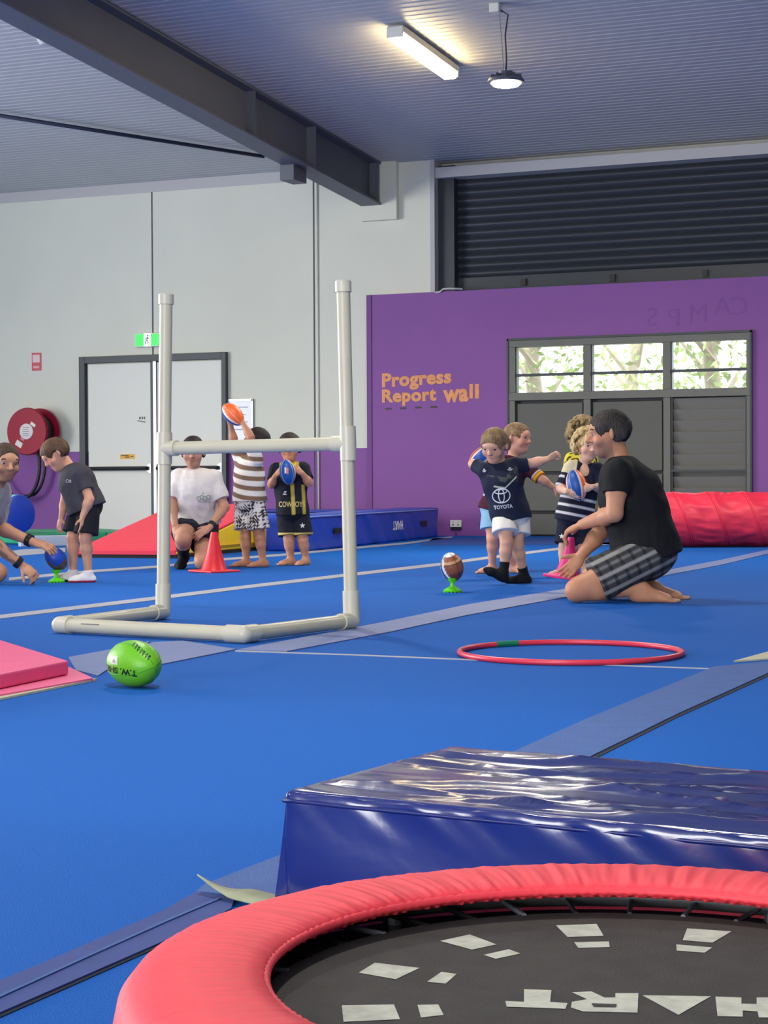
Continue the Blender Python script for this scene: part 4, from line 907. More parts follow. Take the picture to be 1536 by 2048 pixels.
# ================================================================== people: smooth implicit bodies meshed by surface nets
def surface_nets(F, org, vox):
    ins = F < 0; nx, ny, nz_ = F.shape
    cnt = np.zeros((nx - 1, ny - 1, nz_ - 1), np.int8)
    for i in (0, 1):
        for j in (0, 1):
            for k in (0, 1): cnt += ins[i:nx - 1 + i, j:ny - 1 + j, k:nz_ - 1 + k]
    act = np.argwhere((cnt > 0) & (cnt < 8)); n = len(act)
    if n == 0: return np.zeros((0, 3)), np.zeros((0, 4), int)
    corn = [(i, j, k) for i in (0, 1) for j in (0, 1) for k in (0, 1)]
    val = np.stack([F[act[:, 0] + i, act[:, 1] + j, act[:, 2] + k] for i, j, k in corn], 1)
    acc = np.zeros((n, 3)); num = np.zeros(n)
    for a in range(8):
        for b in range(a + 1, 8):
            d = np.abs(np.array(corn[a]) - np.array(corn[b]))
            if d.sum() != 1: continue
            va, vb = val[:, a], val[:, b]; m_ = (va < 0) != (vb < 0)
            t = np.where(m_, va / np.where(m_, va - vb, 1), 0)
            acc += np.where(m_[:, None], np.array(corn[a]) + t[:, None] * (np.array(corn[b]) - np.array(corn[a])), 0); num += m_
    V = (act + acc / num[:, None]) * vox + org
    ids = -np.ones(cnt.shape, np.int64); ids[act[:, 0], act[:, 1], act[:, 2]] = np.arange(n)
    Q = []
    for ax_ in range(3):
        o1, o2 = (ax_ + 1) % 3, (ax_ + 2) % 3
        sl0 = [slice(None)] * 3; sl1 = [slice(None)] * 3; sl0[ax_] = slice(0, -1); sl1[ax_] = slice(1, None)
        s0, s1 = ins[tuple(sl0)], ins[tuple(sl1)]; e = np.argwhere(s0 != s1)
        e = e[(e[:, o1] > 0) & (e[:, o2] > 0) & (e[:, o1] < ids.shape[o1]) & (e[:, o2] < ids.shape[o2])]
        fl_ = s0[e[:, 0], e[:, 1], e[:, 2]]
        def cell(d1, d2):
            c = e.copy(); c[:, o1] += d1; c[:, o2] += d2; return ids[c[:, 0], c[:, 1], c[:, 2]]
        q = np.stack([cell(-1, -1), cell(0, -1), cell(0, 0), cell(-1, 0)], 1)
        Q.append(np.where(fl_[:, None], q, q[:, ::-1]))
    Q = np.concatenate(Q); Q = Q[(Q >= 0).all(1)]
    return V, Q
def cap(a, b, ra, rb=None, k=0.012, flat=False, sub=False):
    return dict(t='c', a=np.asarray(a, float), b=np.asarray(b, float), ra=ra, rb=ra if rb is None else rb, k=k, flat=flat, sub=sub)
def ell(c, r, R=None, k=0.015, sub=False):
    return dict(t='e', c=np.asarray(c, float), r=np.asarray(r, float), R=np.eye(3) if R is None else np.asarray(R, float), k=k, sub=sub)
def sdf_mesh(prims, vox, cuts=()):
    lo = np.full(3, 1e9); hi = -lo
    for p in prims:
        if p['sub']: continue
        if p['t'] == 'c':
            r = max(p['ra'], p['rb']); lo = np.minimum(lo, np.minimum(p['a'], p['b']) - r); hi = np.maximum(hi, np.maximum(p['a'], p['b']) + r)
        else:
            r = p['r'].max(); lo = np.minimum(lo, p['c'] - r); hi = np.maximum(hi, p['c'] + r)
    lo -= 4 * vox; hi += 4 * vox; n = np.ceil((hi - lo) / vox).astype(int) + 1
    ax_ = [(lo[i] + vox * np.arange(n[i])).astype(np.float32) for i in range(3)]
    F = np.full(n, 0.2, np.float32)
    for p in prims:
        pad = p['k'] + 3 * vox + 0.004
        if p['t'] == 'c':
            r = max(p['ra'], p['rb']); l_, h_ = np.minimum(p['a'], p['b']) - r - pad, np.maximum(p['a'], p['b']) + r + pad
        else:
            ext = np.sqrt(((p['R'] * p['r'][None, :]) ** 2).sum(1)); l_, h_ = p['c'] - ext - pad, p['c'] + ext + pad
        i0 = np.clip(((l_ - lo) / vox).astype(int), 0, n); i1 = np.clip(((h_ - lo) / vox).astype(int) + 2, 0, n)
        if (i1 <= i0).any(): continue
        X, Y, Z = ax_[0][i0[0]:i1[0], None, None], ax_[1][None, i0[1]:i1[1], None], ax_[2][None, None, i0[2]:i1[2]]
        if p['t'] == 'c':
            a, b = p['a'], p['b']; ab = b - a; L2 = float(ab @ ab) + 1e-12
            t = ((X - a[0]) * ab[0] + (Y - a[1]) * ab[1] + (Z - a[2]) * ab[2]) / L2
            tc_ = np.clip(t, 0, 1)
            d = np.sqrt((X - a[0] - tc_ * ab[0]) ** 2 + (Y - a[1] - tc_ * ab[1]) ** 2 + (Z - a[2] - tc_ * ab[2]) ** 2) - (p['ra'] + (p['rb'] - p['ra']) * tc_)
            if p['flat']: d = np.maximum(d, (t - 1) * math.sqrt(L2))
        else:
            q = [((X - p['c'][0]) * p['R'][0, m_] + (Y - p['c'][1]) * p['R'][1, m_] + (Z - p['c'][2]) * p['R'][2, m_]) for m_ in range(3)]
            k0 = np.sqrt(sum((q[m_] / p['r'][m_]) ** 2 for m_ in range(3))) + 1e-9; k1 = np.sqrt(sum((q[m_] / p['r'][m_] ** 2) ** 2 for m_ in range(3))) + 1e-9
            d = k0 * (k0 - 1) / k1
        S = F[i0[0]:i1[0], i0[1]:i1[1], i0[2]:i1[2]]
        if p['sub']:
            S[...] = np.maximum(S, -d)
        elif p['k'] > 0:
            h = np.maximum(p['k'] - np.abs(S - d), 0) / p['k']; S[...] = np.minimum(S, d) - h * h * p['k'] * 0.25
        else: S[...] = np.minimum(S, d)
    for pt, nv in cuts:
        F = np.maximum(F, (ax_[0][:, None, None] - pt[0]) * nv[0] + (ax_[1][None, :, None] - pt[1]) * nv[1] + (ax_[2][None, None, :] - pt[2]) * nv[2])
    return surface_nets(F, lo, vox)
def wave_noise(V, seed, freq, n=6):
    r = np.random.default_rng(seed); out = np.zeros(len(V))
    for _ in range(n):
        d = unit(r.normal(0, 1, 3)) * freq * (0.6 + 0.8 * r.random()); out += np.sin(V @ d + r.random() * 7)
    return out / n
def organic(name, prims, vox, m_, parent, colf, cuts=(), fold=0.0, freq=40, seed=1, floor=True, ridge=None):
    V, Q = sdf_mesh(prims, vox, cuts)
    me = bpy.data.meshes.new(name); me.vertices.add(len(V)); me.vertices.foreach_set('co', V.astype(np.float32).ravel())
    me.loops.add(Q.size); me.loops.foreach_set('vertex_index', Q.astype(np.int32).ravel())
    me.polygons.add(len(Q)); me.polygons.foreach_set('loop_start', np.arange(0, Q.size, 4, dtype=np.int32))
    me.update(calc_edges=True)
    if fold or ridge:
        N = np.zeros(len(V) * 3, np.float32); me.vertex_normals.foreach_get('vector', N); N = N.reshape(-1, 3)
        V = V + N * (wave_noise(V, seed, freq) * fold + wave_noise(V, seed + 9, freq * 2.3) * fold * 0.4 + (ridge(V) if ridge else 0))[:, None]
    if floor: V[:, 2] = np.maximum(V[:, 2], 0.0015)
    me.vertices.foreach_set('co', V.astype(np.float32).ravel()); me.update()
    c = np.ones((len(V), 4), np.float32); c[:, :3] = colf(V)
    at_ = me.color_attributes.new('Col', 'FLOAT_COLOR', 'POINT'); at_.data.foreach_set('color', c.ravel())
    return finish(name, me, m_, parent, True, fixn=False)
M_SKIN = mat('skin', (200, 160, 140), 0.5, attr='Col', var=0.04, vscale=40, sss=0.12, spec=0.4)
M_CLOTH = mat('cloth', (128, 128, 128), 0.8, attr='Col', var=0.05, vscale=60, bump=0.15, bscale=240, spec=0.25)
M_HAIR = mat('hair', (80, 60, 40), 0.6, attr='Col', var=0.3, vscale=70, bump=0.5, bscale=160, spec=0.35)
M_EYEW = mat('eye_white', (176, 166, 160), 0.35); M_EYED = mat('eye_iris', (38, 30, 28), 0.25); M_LIP = mat('lips', (176, 92, 88), 0.5); M_MOUTH = mat('mouth_line', (120, 56, 54), 0.6); M_TEETH = mat('teeth', (236, 230, 220), 0.35)
L3 = lambda c: np.array(lin(c))
def over(out, sd, col, w_=0.005):            # soft-edged paint: sd > 0 inside the shape, in metres
    m_ = np.clip(sd / w_ + 0.5, 0, 1)[:, None]; return out * (1 - m_) + np.asarray(col) * m_
def flatc(c):
    v = L3(c); return lambda V: np.tile(v, (len(V), 1))
def frame_from(f, u):
    f = unit(f); u = unit(np.asarray(u) - f * np.dot(u, f)); return np.cross(f, u), f, u      # right, forward, up
def hand(w_, d_, pn, L, curl=0.5, ts=1, spread=0.10, thumb=0.5):
    """palm + four bent fingers of unequal length + thumb; d_ = pointing direction, pn = way the palm faces"""
    d_ = unit(d_); pn = unit(np.asarray(pn, float) - d_ * np.dot(pn, d_)); s_ = np.cross(d_, pn); w_ = np.asarray(w_, float); out = []
    R = np.stack([s_, d_, pn], 1)
    out.append(ell(w_ + d_ * 0.27 * L, (0.215 * L, 0.30 * L, 0.105 * L), R, 0.01))
    for i, (off, ln) in enumerate(((-0.155, 0.43), (-0.05, 0.48), (0.055, 0.45), (0.15, 0.36))):
        off *= ts * -1
        b = w_ + d_ * 0.47 * L + s_ * off * L; dr = unit(d_ + s_ * off * spread * 6)
        a1, a2 = curl * 0.8, curl * 2.0
        m1 = b + (dr * math.cos(a1) + pn * math.sin(a1)) * ln * L * 0.5; e1 = m1 + (dr * math.cos(a2) + pn * math.sin(a2)) * ln * L * 0.5
        out += [cap(b, m1, 0.055 * L, 0.05 * L, 0.004), cap(m1, e1, 0.05 * L, 0.041 * L, 0.003)]
    b = w_ + d_ * 0.14 * L + s_ * 0.13 * L * ts; td = unit(d_ * 0.75 + s_ * 0.75 * ts + pn * thumb); m1 = b + td * 0.24 * L; e1 = m1 + unit(td + d_ * 0.5 + pn * 0.2 * thumb) * 0.18 * L
    out += [cap(b, m1, 0.075 * L, 0.06 * L, 0.006), cap(m1, e1, 0.058 * L, 0.045 * L, 0.003)]
    return out
def foot(an, toe, L, flat=True, toes=True):
    """heel, arch, ball and five toes; `toe` = direction the foot points"""
    an = np.asarray(an, float); t = unit(toe); s_ = unit(np.cross(t, (0, 0, 1))); up = np.cross(s_, t); h = an[2] if flat else 0.27 * L
    base = an - up * (h - 0.13 * L) if not flat else np.array([an[0], an[1], 0.12 * L])
    heel = base - t * 0.14 * L; ball = base + t * 0.48 * L - up * 0.03 * L
    out = [cap(an, base - t * 0.05 * L, 0.135 * L, 0.14 * L, 0.02), cap(heel, base + t * 0.1 * L, 0.125 * L, 0.13 * L, 0.02), cap(an + t * 0.03 * L, ball + up * 0.01 * L, 0.10 * L, 0.09 * L, 0.02), cap(base + t * 0.1 * L, ball, 0.13 * L, 0.105 * L, 0.02),
           ell(ball, (0.175 * L, 0.16 * L, 0.085 * L), np.stack([s_, t, up], 1), 0.012)]
    if toes:
        for i, (o_, ln, r) in enumerate(((-0.125, 0.27, 0.062), (-0.055, 0.28, 0.05), (0.005, 0.26, 0.047), (0.06, 0.23, 0.045), (0.115, 0.19, 0.043))):
            b = ball + s_ * o_ * L - up * 0.025 * L; out.append(cap(b, b + t * ln * L, r * L, r * 0.85 * L, 0.004))
    return out
def head_prims(c, f, u, hs, kid, mouth_open=False):
    r, f, u = frame_from(f, u); R = np.stack([r, f, u], 1); q = lambda a, b, c_: c + r * a * hs + f * b * hs + u * c_ * hs
    w_ = 0.365 if kid else 0.335
    P_ = [ell(q(0, -0.03, 0.10), (w_ * hs, 0.435 * hs, 0.385 * hs), R, 0.01), ell(q(0, 0.09, -0.20), ((0.285 if kid else 0.275) * hs, 0.285 * hs, 0.30 * hs), R, 0.03),
          ell(q(0, 0.235, -0.395), (0.12 * hs, 0.11 * hs, 0.09 * hs), R, 0.03), ell(q(0, 0.335, 0.10), (0.22 * hs, 0.07 * hs, 0.08 * hs), R, 0.03)]
    nl = 0.445 if kid else 0.485
    P_ += [cap(q(0, 0.375, 0.05), q(0, nl, -0.115), 0.034 * hs, 0.058 * hs, 0.010), ell(q(0.04, 0.40, -0.13), np.array((0.04, 0.05, 0.035)) * hs, R, 0.008), ell(q(-0.04, 0.40, -0.13), np.array((0.04, 0.05, 0.035)) * hs, R, 0.008)]
    for s_ in (-1, 1):
        P_ += [ell(q(s_ * 0.19, 0.255, -0.14), np.array((0.11, 0.10, 0.11)) * hs, R, 0.02)]
        ea = unit(r * s_ * 0.9 - f * 0.55); eR = np.stack([ea, unit(np.cross(u, ea)), u], 1)
        P_ += [ell(q(s_ * (w_ + 0.025), -0.02, -0.03), np.array((0.055, 0.045, 0.125)) * hs, np.stack([np.cross(unit(f * 0.9 + r * s_ * 0.45), u), unit(f * 0.9 + r * s_ * 0.45), u], 1) @ np.diag([1, 1, 1]), 0.004)]
    P_ += [ell(q(0, 0.345, -0.235), np.array((0.10, 0.04, 0.022)) * hs, R, 0.008), ell(q(0, 0.34, -0.28), np.array((0.085, 0.04, 0.024)) * hs, R, 0.008)]
    for s_ in (-1, 1): P_.append(ell(q(s_ * 0.155, 0.425, 0.012), np.array((0.072, 0.055, 0.03)) * hs, R, 0, sub=True))
    return P_, q, R
class Person:
    def __init__(s, label, J, d0, S, head, skin, group=None, adult=False, vox=0.0045, fem=False):
        """J: joints as (px, py, nearer) or ('z', px, z, nearer); S: size factor (1 = 1.05 m child / 1.75 m adult)"""
        s.J = {}
        for k, v in J.items():
            if v[0] == 'z':
                p = P(v[1], 1024, d0 - v[3]); p[2] = v[2]
            else: p = P(v[0], v[1], d0 - v[2])
            s.J[k] = p
        s.S = S; s.adult = adult; s.skin = skin; s.vox = vox; s.d0 = d0
        g = s.J['pel']; s.root = empty('person', (g[0], g[1], 0.0)); tag(s.root, label, 'person', group)
        s.parts = []; s.B = []
        j = s.J; D = dict(ua=(0.030, 0.026), fa=(0.027, 0.018), th=(0.053, 0.036), ca=(0.035, 0.0215), neck=0.038, cd=0.078, wr=0.088, pw=0.098, hl=0.112, fl=0.165, sh=0.036) if not adult else \
                      dict(ua=(0.052, 0.043), fa=(0.045, 0.028), th=(0.086, 0.058), ca=(0.056, 0.035), neck=0.058, cd=0.125, wr=0.145, pw=0.160, hl=0.185, fl=0.262, sh=0.06)
        if fem: D.update(ua=(0.043, 0.036), fa=(0.037, 0.024), th=(0.084, 0.058), neck=0.048, cd=0.108, wr=0.12, hl=0.168, sh=0.048)
        s.D = D = {k: (tuple(q * S for q in v) if isinstance(v, tuple) else v * S) for k, v in D.items()}
        s.lat = unit(j['sR'] - j['sL']); s.spine = unit(j['neck'] - j['pel']); s.lat = unit(s.lat - s.spine * np.dot(s.lat, s.spine)); s.fr = np.cross(s.lat, s.spine)
        if np.dot(s.fr, head['facehint'] if 'facehint' in head else head['f_w']) < 0 and 'facehint' in head: s.fr = -s.fr
        s.hf = head
    def torso(s, g=0.0):
        j, D = s.J, s.D; R = np.stack([s.lat, s.spine, s.fr], 1); shw = np.linalg.norm(j['sR'] - j['sL']) / 2; ch = j['chest']; kk = 0.05 * s.S * (1.6 if s.adult else 1)
        L = np.linalg.norm(j['neck'] - j['pel'])
        top = j['neck'] - s.spine * L * 0.16
        return [ell(ch, (shw * 0.98 + g, L * 0.34 + g, D['cd'] + g), R, kk), cap(0.5 * (j['sL'] + j['sR']) - s.lat * shw * 0.9 - s.spine * 0.005, 0.5 * (j['sL'] + j['sR']) + s.lat * shw * 0.9 - s.spine * 0.005, D['sh'] + g, None, kk),
                cap(ch, j['pel'], D['wr'] * 0.97 + g, D['wr'] + g, kk), ell(j['pel'], (D['pw'] + g, D['pw'] * 0.85 + g, D['wr'] * 0.98 + g), R, kk),
                ell(top, (shw * 0.6 + g, L * 0.10 + g, D['neck'] * 1.25 + g), R, kk)]
    def arm(s, x, g=0.0, frac=1.0, flat=False):
        j, D = s.J, s.D; a, b, c = j['s' + x], j['e' + x], j['w' + x]
        if flat:
            e = a + (b - a) * frac if frac <= 1 else b + (c - b) * (frac - 1)
            if frac <= 1: return [cap(a, e, D['ua'][0] * 1.12 + g, D['ua'][0] * 1.02 + g * 1.1, 0.02, True)]
            return [cap(a, b, D['ua'][0] * 1.1 + g, D['ua'][0] + g, 0.03), cap(b, e, D['ua'][0] + g, D['fa'][0] + g, 0.02, True)]
        m1 = a + (b - a) * 0.45; f1 = b + (c - b) * 0.28
        return [cap(a, m1, D['ua'][0] * 1.12, D['ua'][0] * 1.05, 0.02), cap(m1, b, D['ua'][0] * 1.05, D['ua'][1], 0.02), cap(b, f1, D['ua'][1], D['fa'][0], 0.02), cap(f1, c, D['fa'][0], D['fa'][1], 0.02)]
    def leg(s, x, g=0.0, frac=None, flare=0.0):
        j, D = s.J, s.D; a, b, c = j['h' + x], j['k' + x], j['a' + x]
        if frac is not None:
            e = a + (b - a) * frac if frac <= 1 else b + (c - b) * (frac - 1)
            if frac <= 1: return [cap(a, e, D['th'][0] * 1.08 + g, D['th'][0] + g + flare, 0.012, True)]
            return [cap(a, b, D['th'][0] * 1.08 + g, D['th'][0] * 0.95 + g + flare, 0.03), cap(b, e, D['th'][0] * 0.95 + g + flare, D['th'][0] * 0.95 + g + flare, 0.02, True)]
        t1 = a + (b - a) * 0.4
        back = unit(np.cross(np.cross(b - a, c - b) + 1e-6 * s.lat, c - b)); m1 = b + (c - b) * 0.3
        if s.adult: m1 = m1 - unit(s.fr) * 0.0
        return [cap(a, t1, D['th'][0], D['th'][0] * 0.94, 0.03), cap(t1, b, D['th'][0] * 0.94, D['th'][1], 0.03), cap(b, m1, D['th'][1] * 0.98, D['ca'][0], 0.025), cap(m1, c, D['ca'][0], D['ca'][1], 0.02)]
    def build(s, hands, feet, mouth=False, tattoo=None):
        j, D, h = s.J, s.D, s.hf; hs = h['hs']; hc = j['head']
        hp_, q, R = head_prims(hc, h['f_w'], h['u_w'], hs, not s.adult)
        s.q = q; s.HR = R
        B = s.torso() + s.arm('L') + s.arm('R') + s.leg('L') + s.leg('R')
        B += [cap(j['neck'] - s.spine * D['neck'] * 0.9, q(0, -0.08, -0.22), D['neck'] * 1.05, D['neck'] * 0.95, 0.02)] + hp_
        for x in 'LR':
            hd = hands[x]; B += hand(j['w' + x], hd['d'], hd['p'], D['hl'], hd.get('curl', 0.5), hd.get('ts', 1), hd.get('spread', 0.1), hd.get('thumb', 0.5))
            ft = feet[x]; B += foot(j['a' + x], ft['d'], D['fl'], ft.get('flat', True), ft.get('toes', True))
        sk = L3(s.skin) * (1.0, 0.95, 0.84); lip = sk * (0.92, 0.66, 0.66); ck = sk * (1.04, 0.84, 0.82); beard = h.get('beard')
        r_, f_, u_ = R[:, 0], R[:, 1], R[:, 2]
        def colf(V):
            C = np.tile(sk, (len(V), 1)); d = (V - hc) / hs; a, b, c = d @ r_, d @ f_, d @ u_
            hd_ = (np.abs(a) < 0.6) & (np.abs(c) < 0.62) & (np.abs(b) < 0.62)
            def mix(w_, col):
                w_ = np.clip(w_, 0, 1)[:, None] * hd_[:, None]; return C * (1 - w_) + col * w_
            for sg in (-1, 1): C = mix(np.exp(-(((a - sg * 0.2) / 0.10) ** 2 + ((c + 0.13) / 0.09) ** 2)) * (b > 0.1) * 0.7, ck)
            if beard is not None: C = mix(((b > -0.02) & (c < -0.10)) * np.clip(1.0 - np.abs(a) * 0.5, 0, 1) * 0.55 * np.clip((-c - 0.1) * 8, 0, 1), L3(beard))
            C = mix((np.exp(-((a / 0.105) ** 4 + ((c + 0.257) / 0.042) ** 4)) * (b > 0.25)) * 0.85, lip)
            kn = np.zeros(len(V))
            for x in 'LR': kn = np.maximum(kn, np.exp(-(np.linalg.norm(V - j['k' + x], axis=1) / (D['th'][1] * 1.1)) ** 2))
            if tattoo:
                a0, a1 = j['e' + tattoo], j['w' + tattoo]; u = a1 - a0; t = (V - a0) @ u / (u @ u); rad = np.linalg.norm(V - a0 - np.outer(t, u), axis=1)
                tt = (t > 0.0) & (t < 0.92) & (rad < 0.065) & (wave_noise(V, 21, 75) + 0.5 * wave_noise(V, 22, 160) > -0.02); C[tt] = C[tt] * 0.45 + L3((52, 60, 54)) * 0.5
            return C * (1 - 0.10 * kn[:, None] * np.array((0.2, 1, 1)))
        s.brow = mat('eyebrow_hair', h.get('brow', (48, 38, 34)), 0.7)
        s.body = organic('body', B, s.vox, M_SKIN, s.root, colf)
        for sg in (-1, 1):
            e = q(sg * 0.155, 0.322 if s.adult else 0.335, 0.012); er = 0.050 * hs
            ey_ = MB().lathe([(er * math.sin(t) * 1.2, -er * math.cos(t)) for t in np.linspace(0, math.pi, 9)], e, f_, 14).build('eye', M_EYEW, s.root, smooth=True)
            MB().lathe([(er * 0.8, er * 0.62), (er * 0.6, er * 0.95), (0, er * 1.08)], e + r_ * 0, f_ , 12).build('iris', M_EYED, ey_, smooth=True)
            bp = smooth_path([q(sg * 0.06, 0.392, 0.095), q(sg * 0.13, 0.392, 0.118), q(sg * 0.20, 0.362, 0.118), q(sg * 0.245, 0.328, 0.095)], 4); MB().tube(bp, [0.02 * hs * (1.25 if s.adult else 0.8) * math.sin(math.pi * (0.12 + 0.8 * k_ / (len(bp) - 1))) for k_ in range(len(bp))], 8).build('eyebrow', s.brow, s.root, smooth=True)
        if mouth:
            MB().tube(smooth_path([q(-0.09, 0.332, -0.235), q(-0.05, 0.358, -0.255), q(0, 0.368, -0.262), q(0.05, 0.358, -0.255), q(0.09, 0.332, -0.235)], 3), 0.022 * hs, 8).build('teeth', M_TEETH, s.root, smooth=True)
        else:
            MB().tube(smooth_path([q(-0.095, 0.338, -0.262), q(-0.05, 0.366, -0.256), q(0, 0.378, -0.258), q(0.05, 0.366, -0.256), q(0.095, 0.338, -0.262)], 3), 0.009 * hs, 6).build('mouth_line', M_MOUTH, s.root, smooth=True)
    def hair(s, col, cut=None, thick=0.035, fold=0.004, extra=(), side=True, curls=None, col2=None, voxel=0.006, front=0.30, nape=-0.30):
        hs = s.hf['hs']; q, R = s.q, s.HR; w_ = 0.335 if s.adult else 0.365
        pr = [ell(q(0, -0.03, 0.10), np.array(((w_ + thick), 0.435 + thick, 0.385 + thick)) * hs, R, 0.0)]
        p0, p1 = q(0, 0.36, front), q(0, -0.42, nape); d = unit(p0 - p1); nv = np.cross(R[:, 0], d)
        if np.dot(nv, R[:, 2]) > 0: nv = -nv
        # rounded hairline: keep what is above the sloping plane, plus a strip down to the ears at the side
        cuts = [(p0, nv)]
        if curls:
            r_ = np.random.default_rng(curls.get('seed', 3)); pr2 = list(pr)
            for _ in range(curls['n']):
                v = unit(r_.normal(0, 1, 3)); a = np.array([v[0], v[1], v[2]]); 
                if a[2] < curls.get('low', -0.6): continue
                if a[1] > 0.35 and a[2] < 0.45: continue
                rr = curls.get('r', 0.07) * (0.7 + 0.6 * r_.random()); c = q(a[0] * (w_ + thick + curls.get('out', 0.05) * (1 + max(0, -a[2]) * 1.6)), -0.03 + a[1] * (0.43 + thick), 0.10 + a[2] * (0.38 + thick + curls.get('out', 0.05) * 0.5))
                pr2.append(ell(c, np.array((rr, rr, rr * 1.3)) * hs, R, 0.004))
            pr = pr2; cuts = []
            pr += [ell(q(0, 0.42, -0.10), np.array((0.27, 0.26, 0.36)) * hs, R, 0, sub=True)]
        elif side:
            pr += [ell(q(sg * (w_ * 0.98), -0.16, -0.02), np.array((0.05 + thick, 0.2, 0.2)) * hs, R, 0.01) for sg in (-1, 1)]
            cuts = []
            # carve the face and ears away
            pr += [ell(q(0, 0.52, -0.18), np.array((0.42, 0.36, 0.46 + (front - 0.28))) * hs, R, 0, sub=True), ell(q(0.42, 0.12, -0.16), np.array((0.16, 0.22, 0.24)) * hs, R, 0, sub=True), ell(q(-0.42, 0.12, -0.16), np.array((0.16, 0.22, 0.24)) * hs, R, 0, sub=True), ell(q(0, -0.2, -0.75), np.array((0.7, 0.7, 0.42)) * hs, R, 0, sub=True)]
        pr += list(extra)
        c1, c2 = L3(col), L3(col2 or col)
        def colf(V):
            w__ = np.clip(0.5 + 0.8 * wave_noise(V, 5, 130), 0, 1)[:, None]; return c1 * (1 - w__) + c2 * w__
        crown = q(0, -0.18, 0.0); r_, f_, u_ = R[:, 0], R[:, 1], R[:, 2]
        def ridges(V):
            d = V - crown; a = np.arctan2(d @ r_, d @ f_); h = np.linalg.norm(d, axis=1) / hs
            return np.sin(a * 46 + 9 * h + 1.5 * np.sin(a * 7)) * 0.6 + np.sin(a * 83 - 14 * h + 2 * np.sin(a * 5 + 1)) * 0.4
        return organic('hair', pr, voxel * 0.8, M_HAIR, s.root, lambda V: colf(V) * (1 + 0.28 * ridges(V))[:, None], cuts, fold * 0.6, 60, 3, ridge=None if curls else lambda V: ridges(V) * 0.010 * hs)
    def tcoord(s, V):
        d = V - s.J['chest']; return d @ s.lat, d @ s.spine, d @ s.fr
    def shirt(s, colf, g=0.012, hem=0.0, sleeves=(0.55, 0.55), fold=0.004, name='shirt', sg=0.012, flare=0.0, neck=0.55, vneck=0.0):
        j, D = s.J, s.D; pr = s.torso(g)
        low = j['pel'] - s.spine * hem
        pr.append(cap(j['chest'], low - s.spine * 0.02, D['wr'] + g, D['pw'] * 0.98 + g + flare, 0.04))
        for x, fr_ in zip('LR', sleeves):
            if fr_: pr += s.arm(x, sg, fr_, True)
        nk = j['neck'] - s.spine * D['neck'] * 0.25
        pr.append(cap(nk - s.spine * D['neck'] * 0.9, nk + s.spine * 0.0 * D['neck'], D['neck'] * 1.5, D['neck'] * 1.25, 0.02, True))
        if vneck: pr.append(ell(nk + s.fr * (D['cd'] * 0.95), np.array((D['neck'] * 1.0, vneck, D['cd'] * 0.5)), np.stack([s.lat, s.spine, s.fr], 1), 0, sub=True))
        return organic(name, pr, s.vox, M_CLOTH, s.root, colf, [(low, -s.spine)], fold * 1.35, 44, int(abs(j['pel'][0] * 100)) + 1)
    def shorts(s, colf, frac=0.75, g=0.012, flare=0.012, top=0.06, fold=0.003, name='shorts'):
        j, D = s.J, s.D; R = np.stack([s.lat, s.spine, s.fr], 1); fr_ = frac if isinstance(frac, tuple) else (frac, frac)
        pr = [ell(j['pel'], (D['pw'] + g, D['pw'] * 0.9 + g, D['wr'] * 0.98 + g), R, 0.03), ell(j['pel'], (D['wr'] + g, D['wr'] + g, D['wr'] + g), R, 0.03)] + s.leg('L', g, fr_[0], flare) + s.leg('R', g, fr_[1], flare)
        return organic(name, pr, s.vox, M_CLOTH, s.root, colf, [(j['pel'] + s.spine * top, s.spine)], fold, 45, int(abs(j['pel'][1] * 100)) + 5)
    def sock(s, x, ft, col, up=0.06, sole=None):
        j, D = s.J, s.D; a = j['a' + x]; k = unit(j['k' + x] - a)
        pr = [dict(p, ra=p['ra'] + 0.004, rb=p['rb'] + 0.004) if p['t'] == 'c' else dict(p, r=p['r'] + 0.004) for p in foot(a, ft['d'], D['fl'], ft.get('flat', True), False)]
        t = unit(ft['d']); sd_ = unit(np.cross(t, (0, 0, 1))); upv = np.cross(sd_, t); base = np.array([a[0], a[1], 0.11 * D['fl']]) if ft.get('flat', True) else a - upv * 0.15 * D['fl']
        pr += [cap(base + t * 0.5 * D['fl'], base + t * 0.68 * D['fl'] - upv * 0.02 * D['fl'], 0.125 * D['fl'], 0.09 * D['fl'], 0.02), cap(a, a + k * up, D['ca'][1] + 0.005, D['ca'][1] + (D['ca'][0] - D['ca'][1]) * min(1, up / 0.2) + 0.006, 0.015, True)]
        c0 = L3(col); c1 = L3(sole) if sole else c0
        return organic('sock', pr, s.vox, M_CLOTH, s.root, lambda V: np.where((V[:, 2:3] < 0.014), c1, c0))
    def collar(s, col, r=None):
        D = s.D; nk = s.J['neck'] - s.spine * D['neck'] * 0.18; R_ = (r or D['neck'] * 1.25)
        m_ = mat('collar_trim', col, 0.8)
        MB().tube([nk + (s.lat * math.cos(a) + s.fr * math.sin(a)) * R_ - s.spine * 0.25 * R_ * math.sin(a) for a in np.linspace(0, 2 * math.pi, 33)[:-1]], 0.0065 * (1.3 if s.adult else 1), 6, closed=True).build('collar', m_, s.root, smooth=True)
    def mark(s, garment, v, f, px, py, w_, col, height=None, right=None, up=None, name='printed_letters', emat=None):
        tr_ = bvh_of([garment]); o = P(px, py, s.d0)
        return decal(name, v, f, tr_, o, s_r if right is None else right, Z3 if up is None else up, w_, emat or mat('print', col, 0.6), s.root, height, 0.012, 0.0025)
s_r = _r0
def HD(hs, f, u=(0, 1, 0), **k): return dict(hs=hs, f_w=camdir(f), u_w=camdir(u), **k)
def hd(d, p, **k): return dict(d=camdir(d), p=camdir(p), **k)
def fd(d, **k): return dict(d=camdir(d), **k)
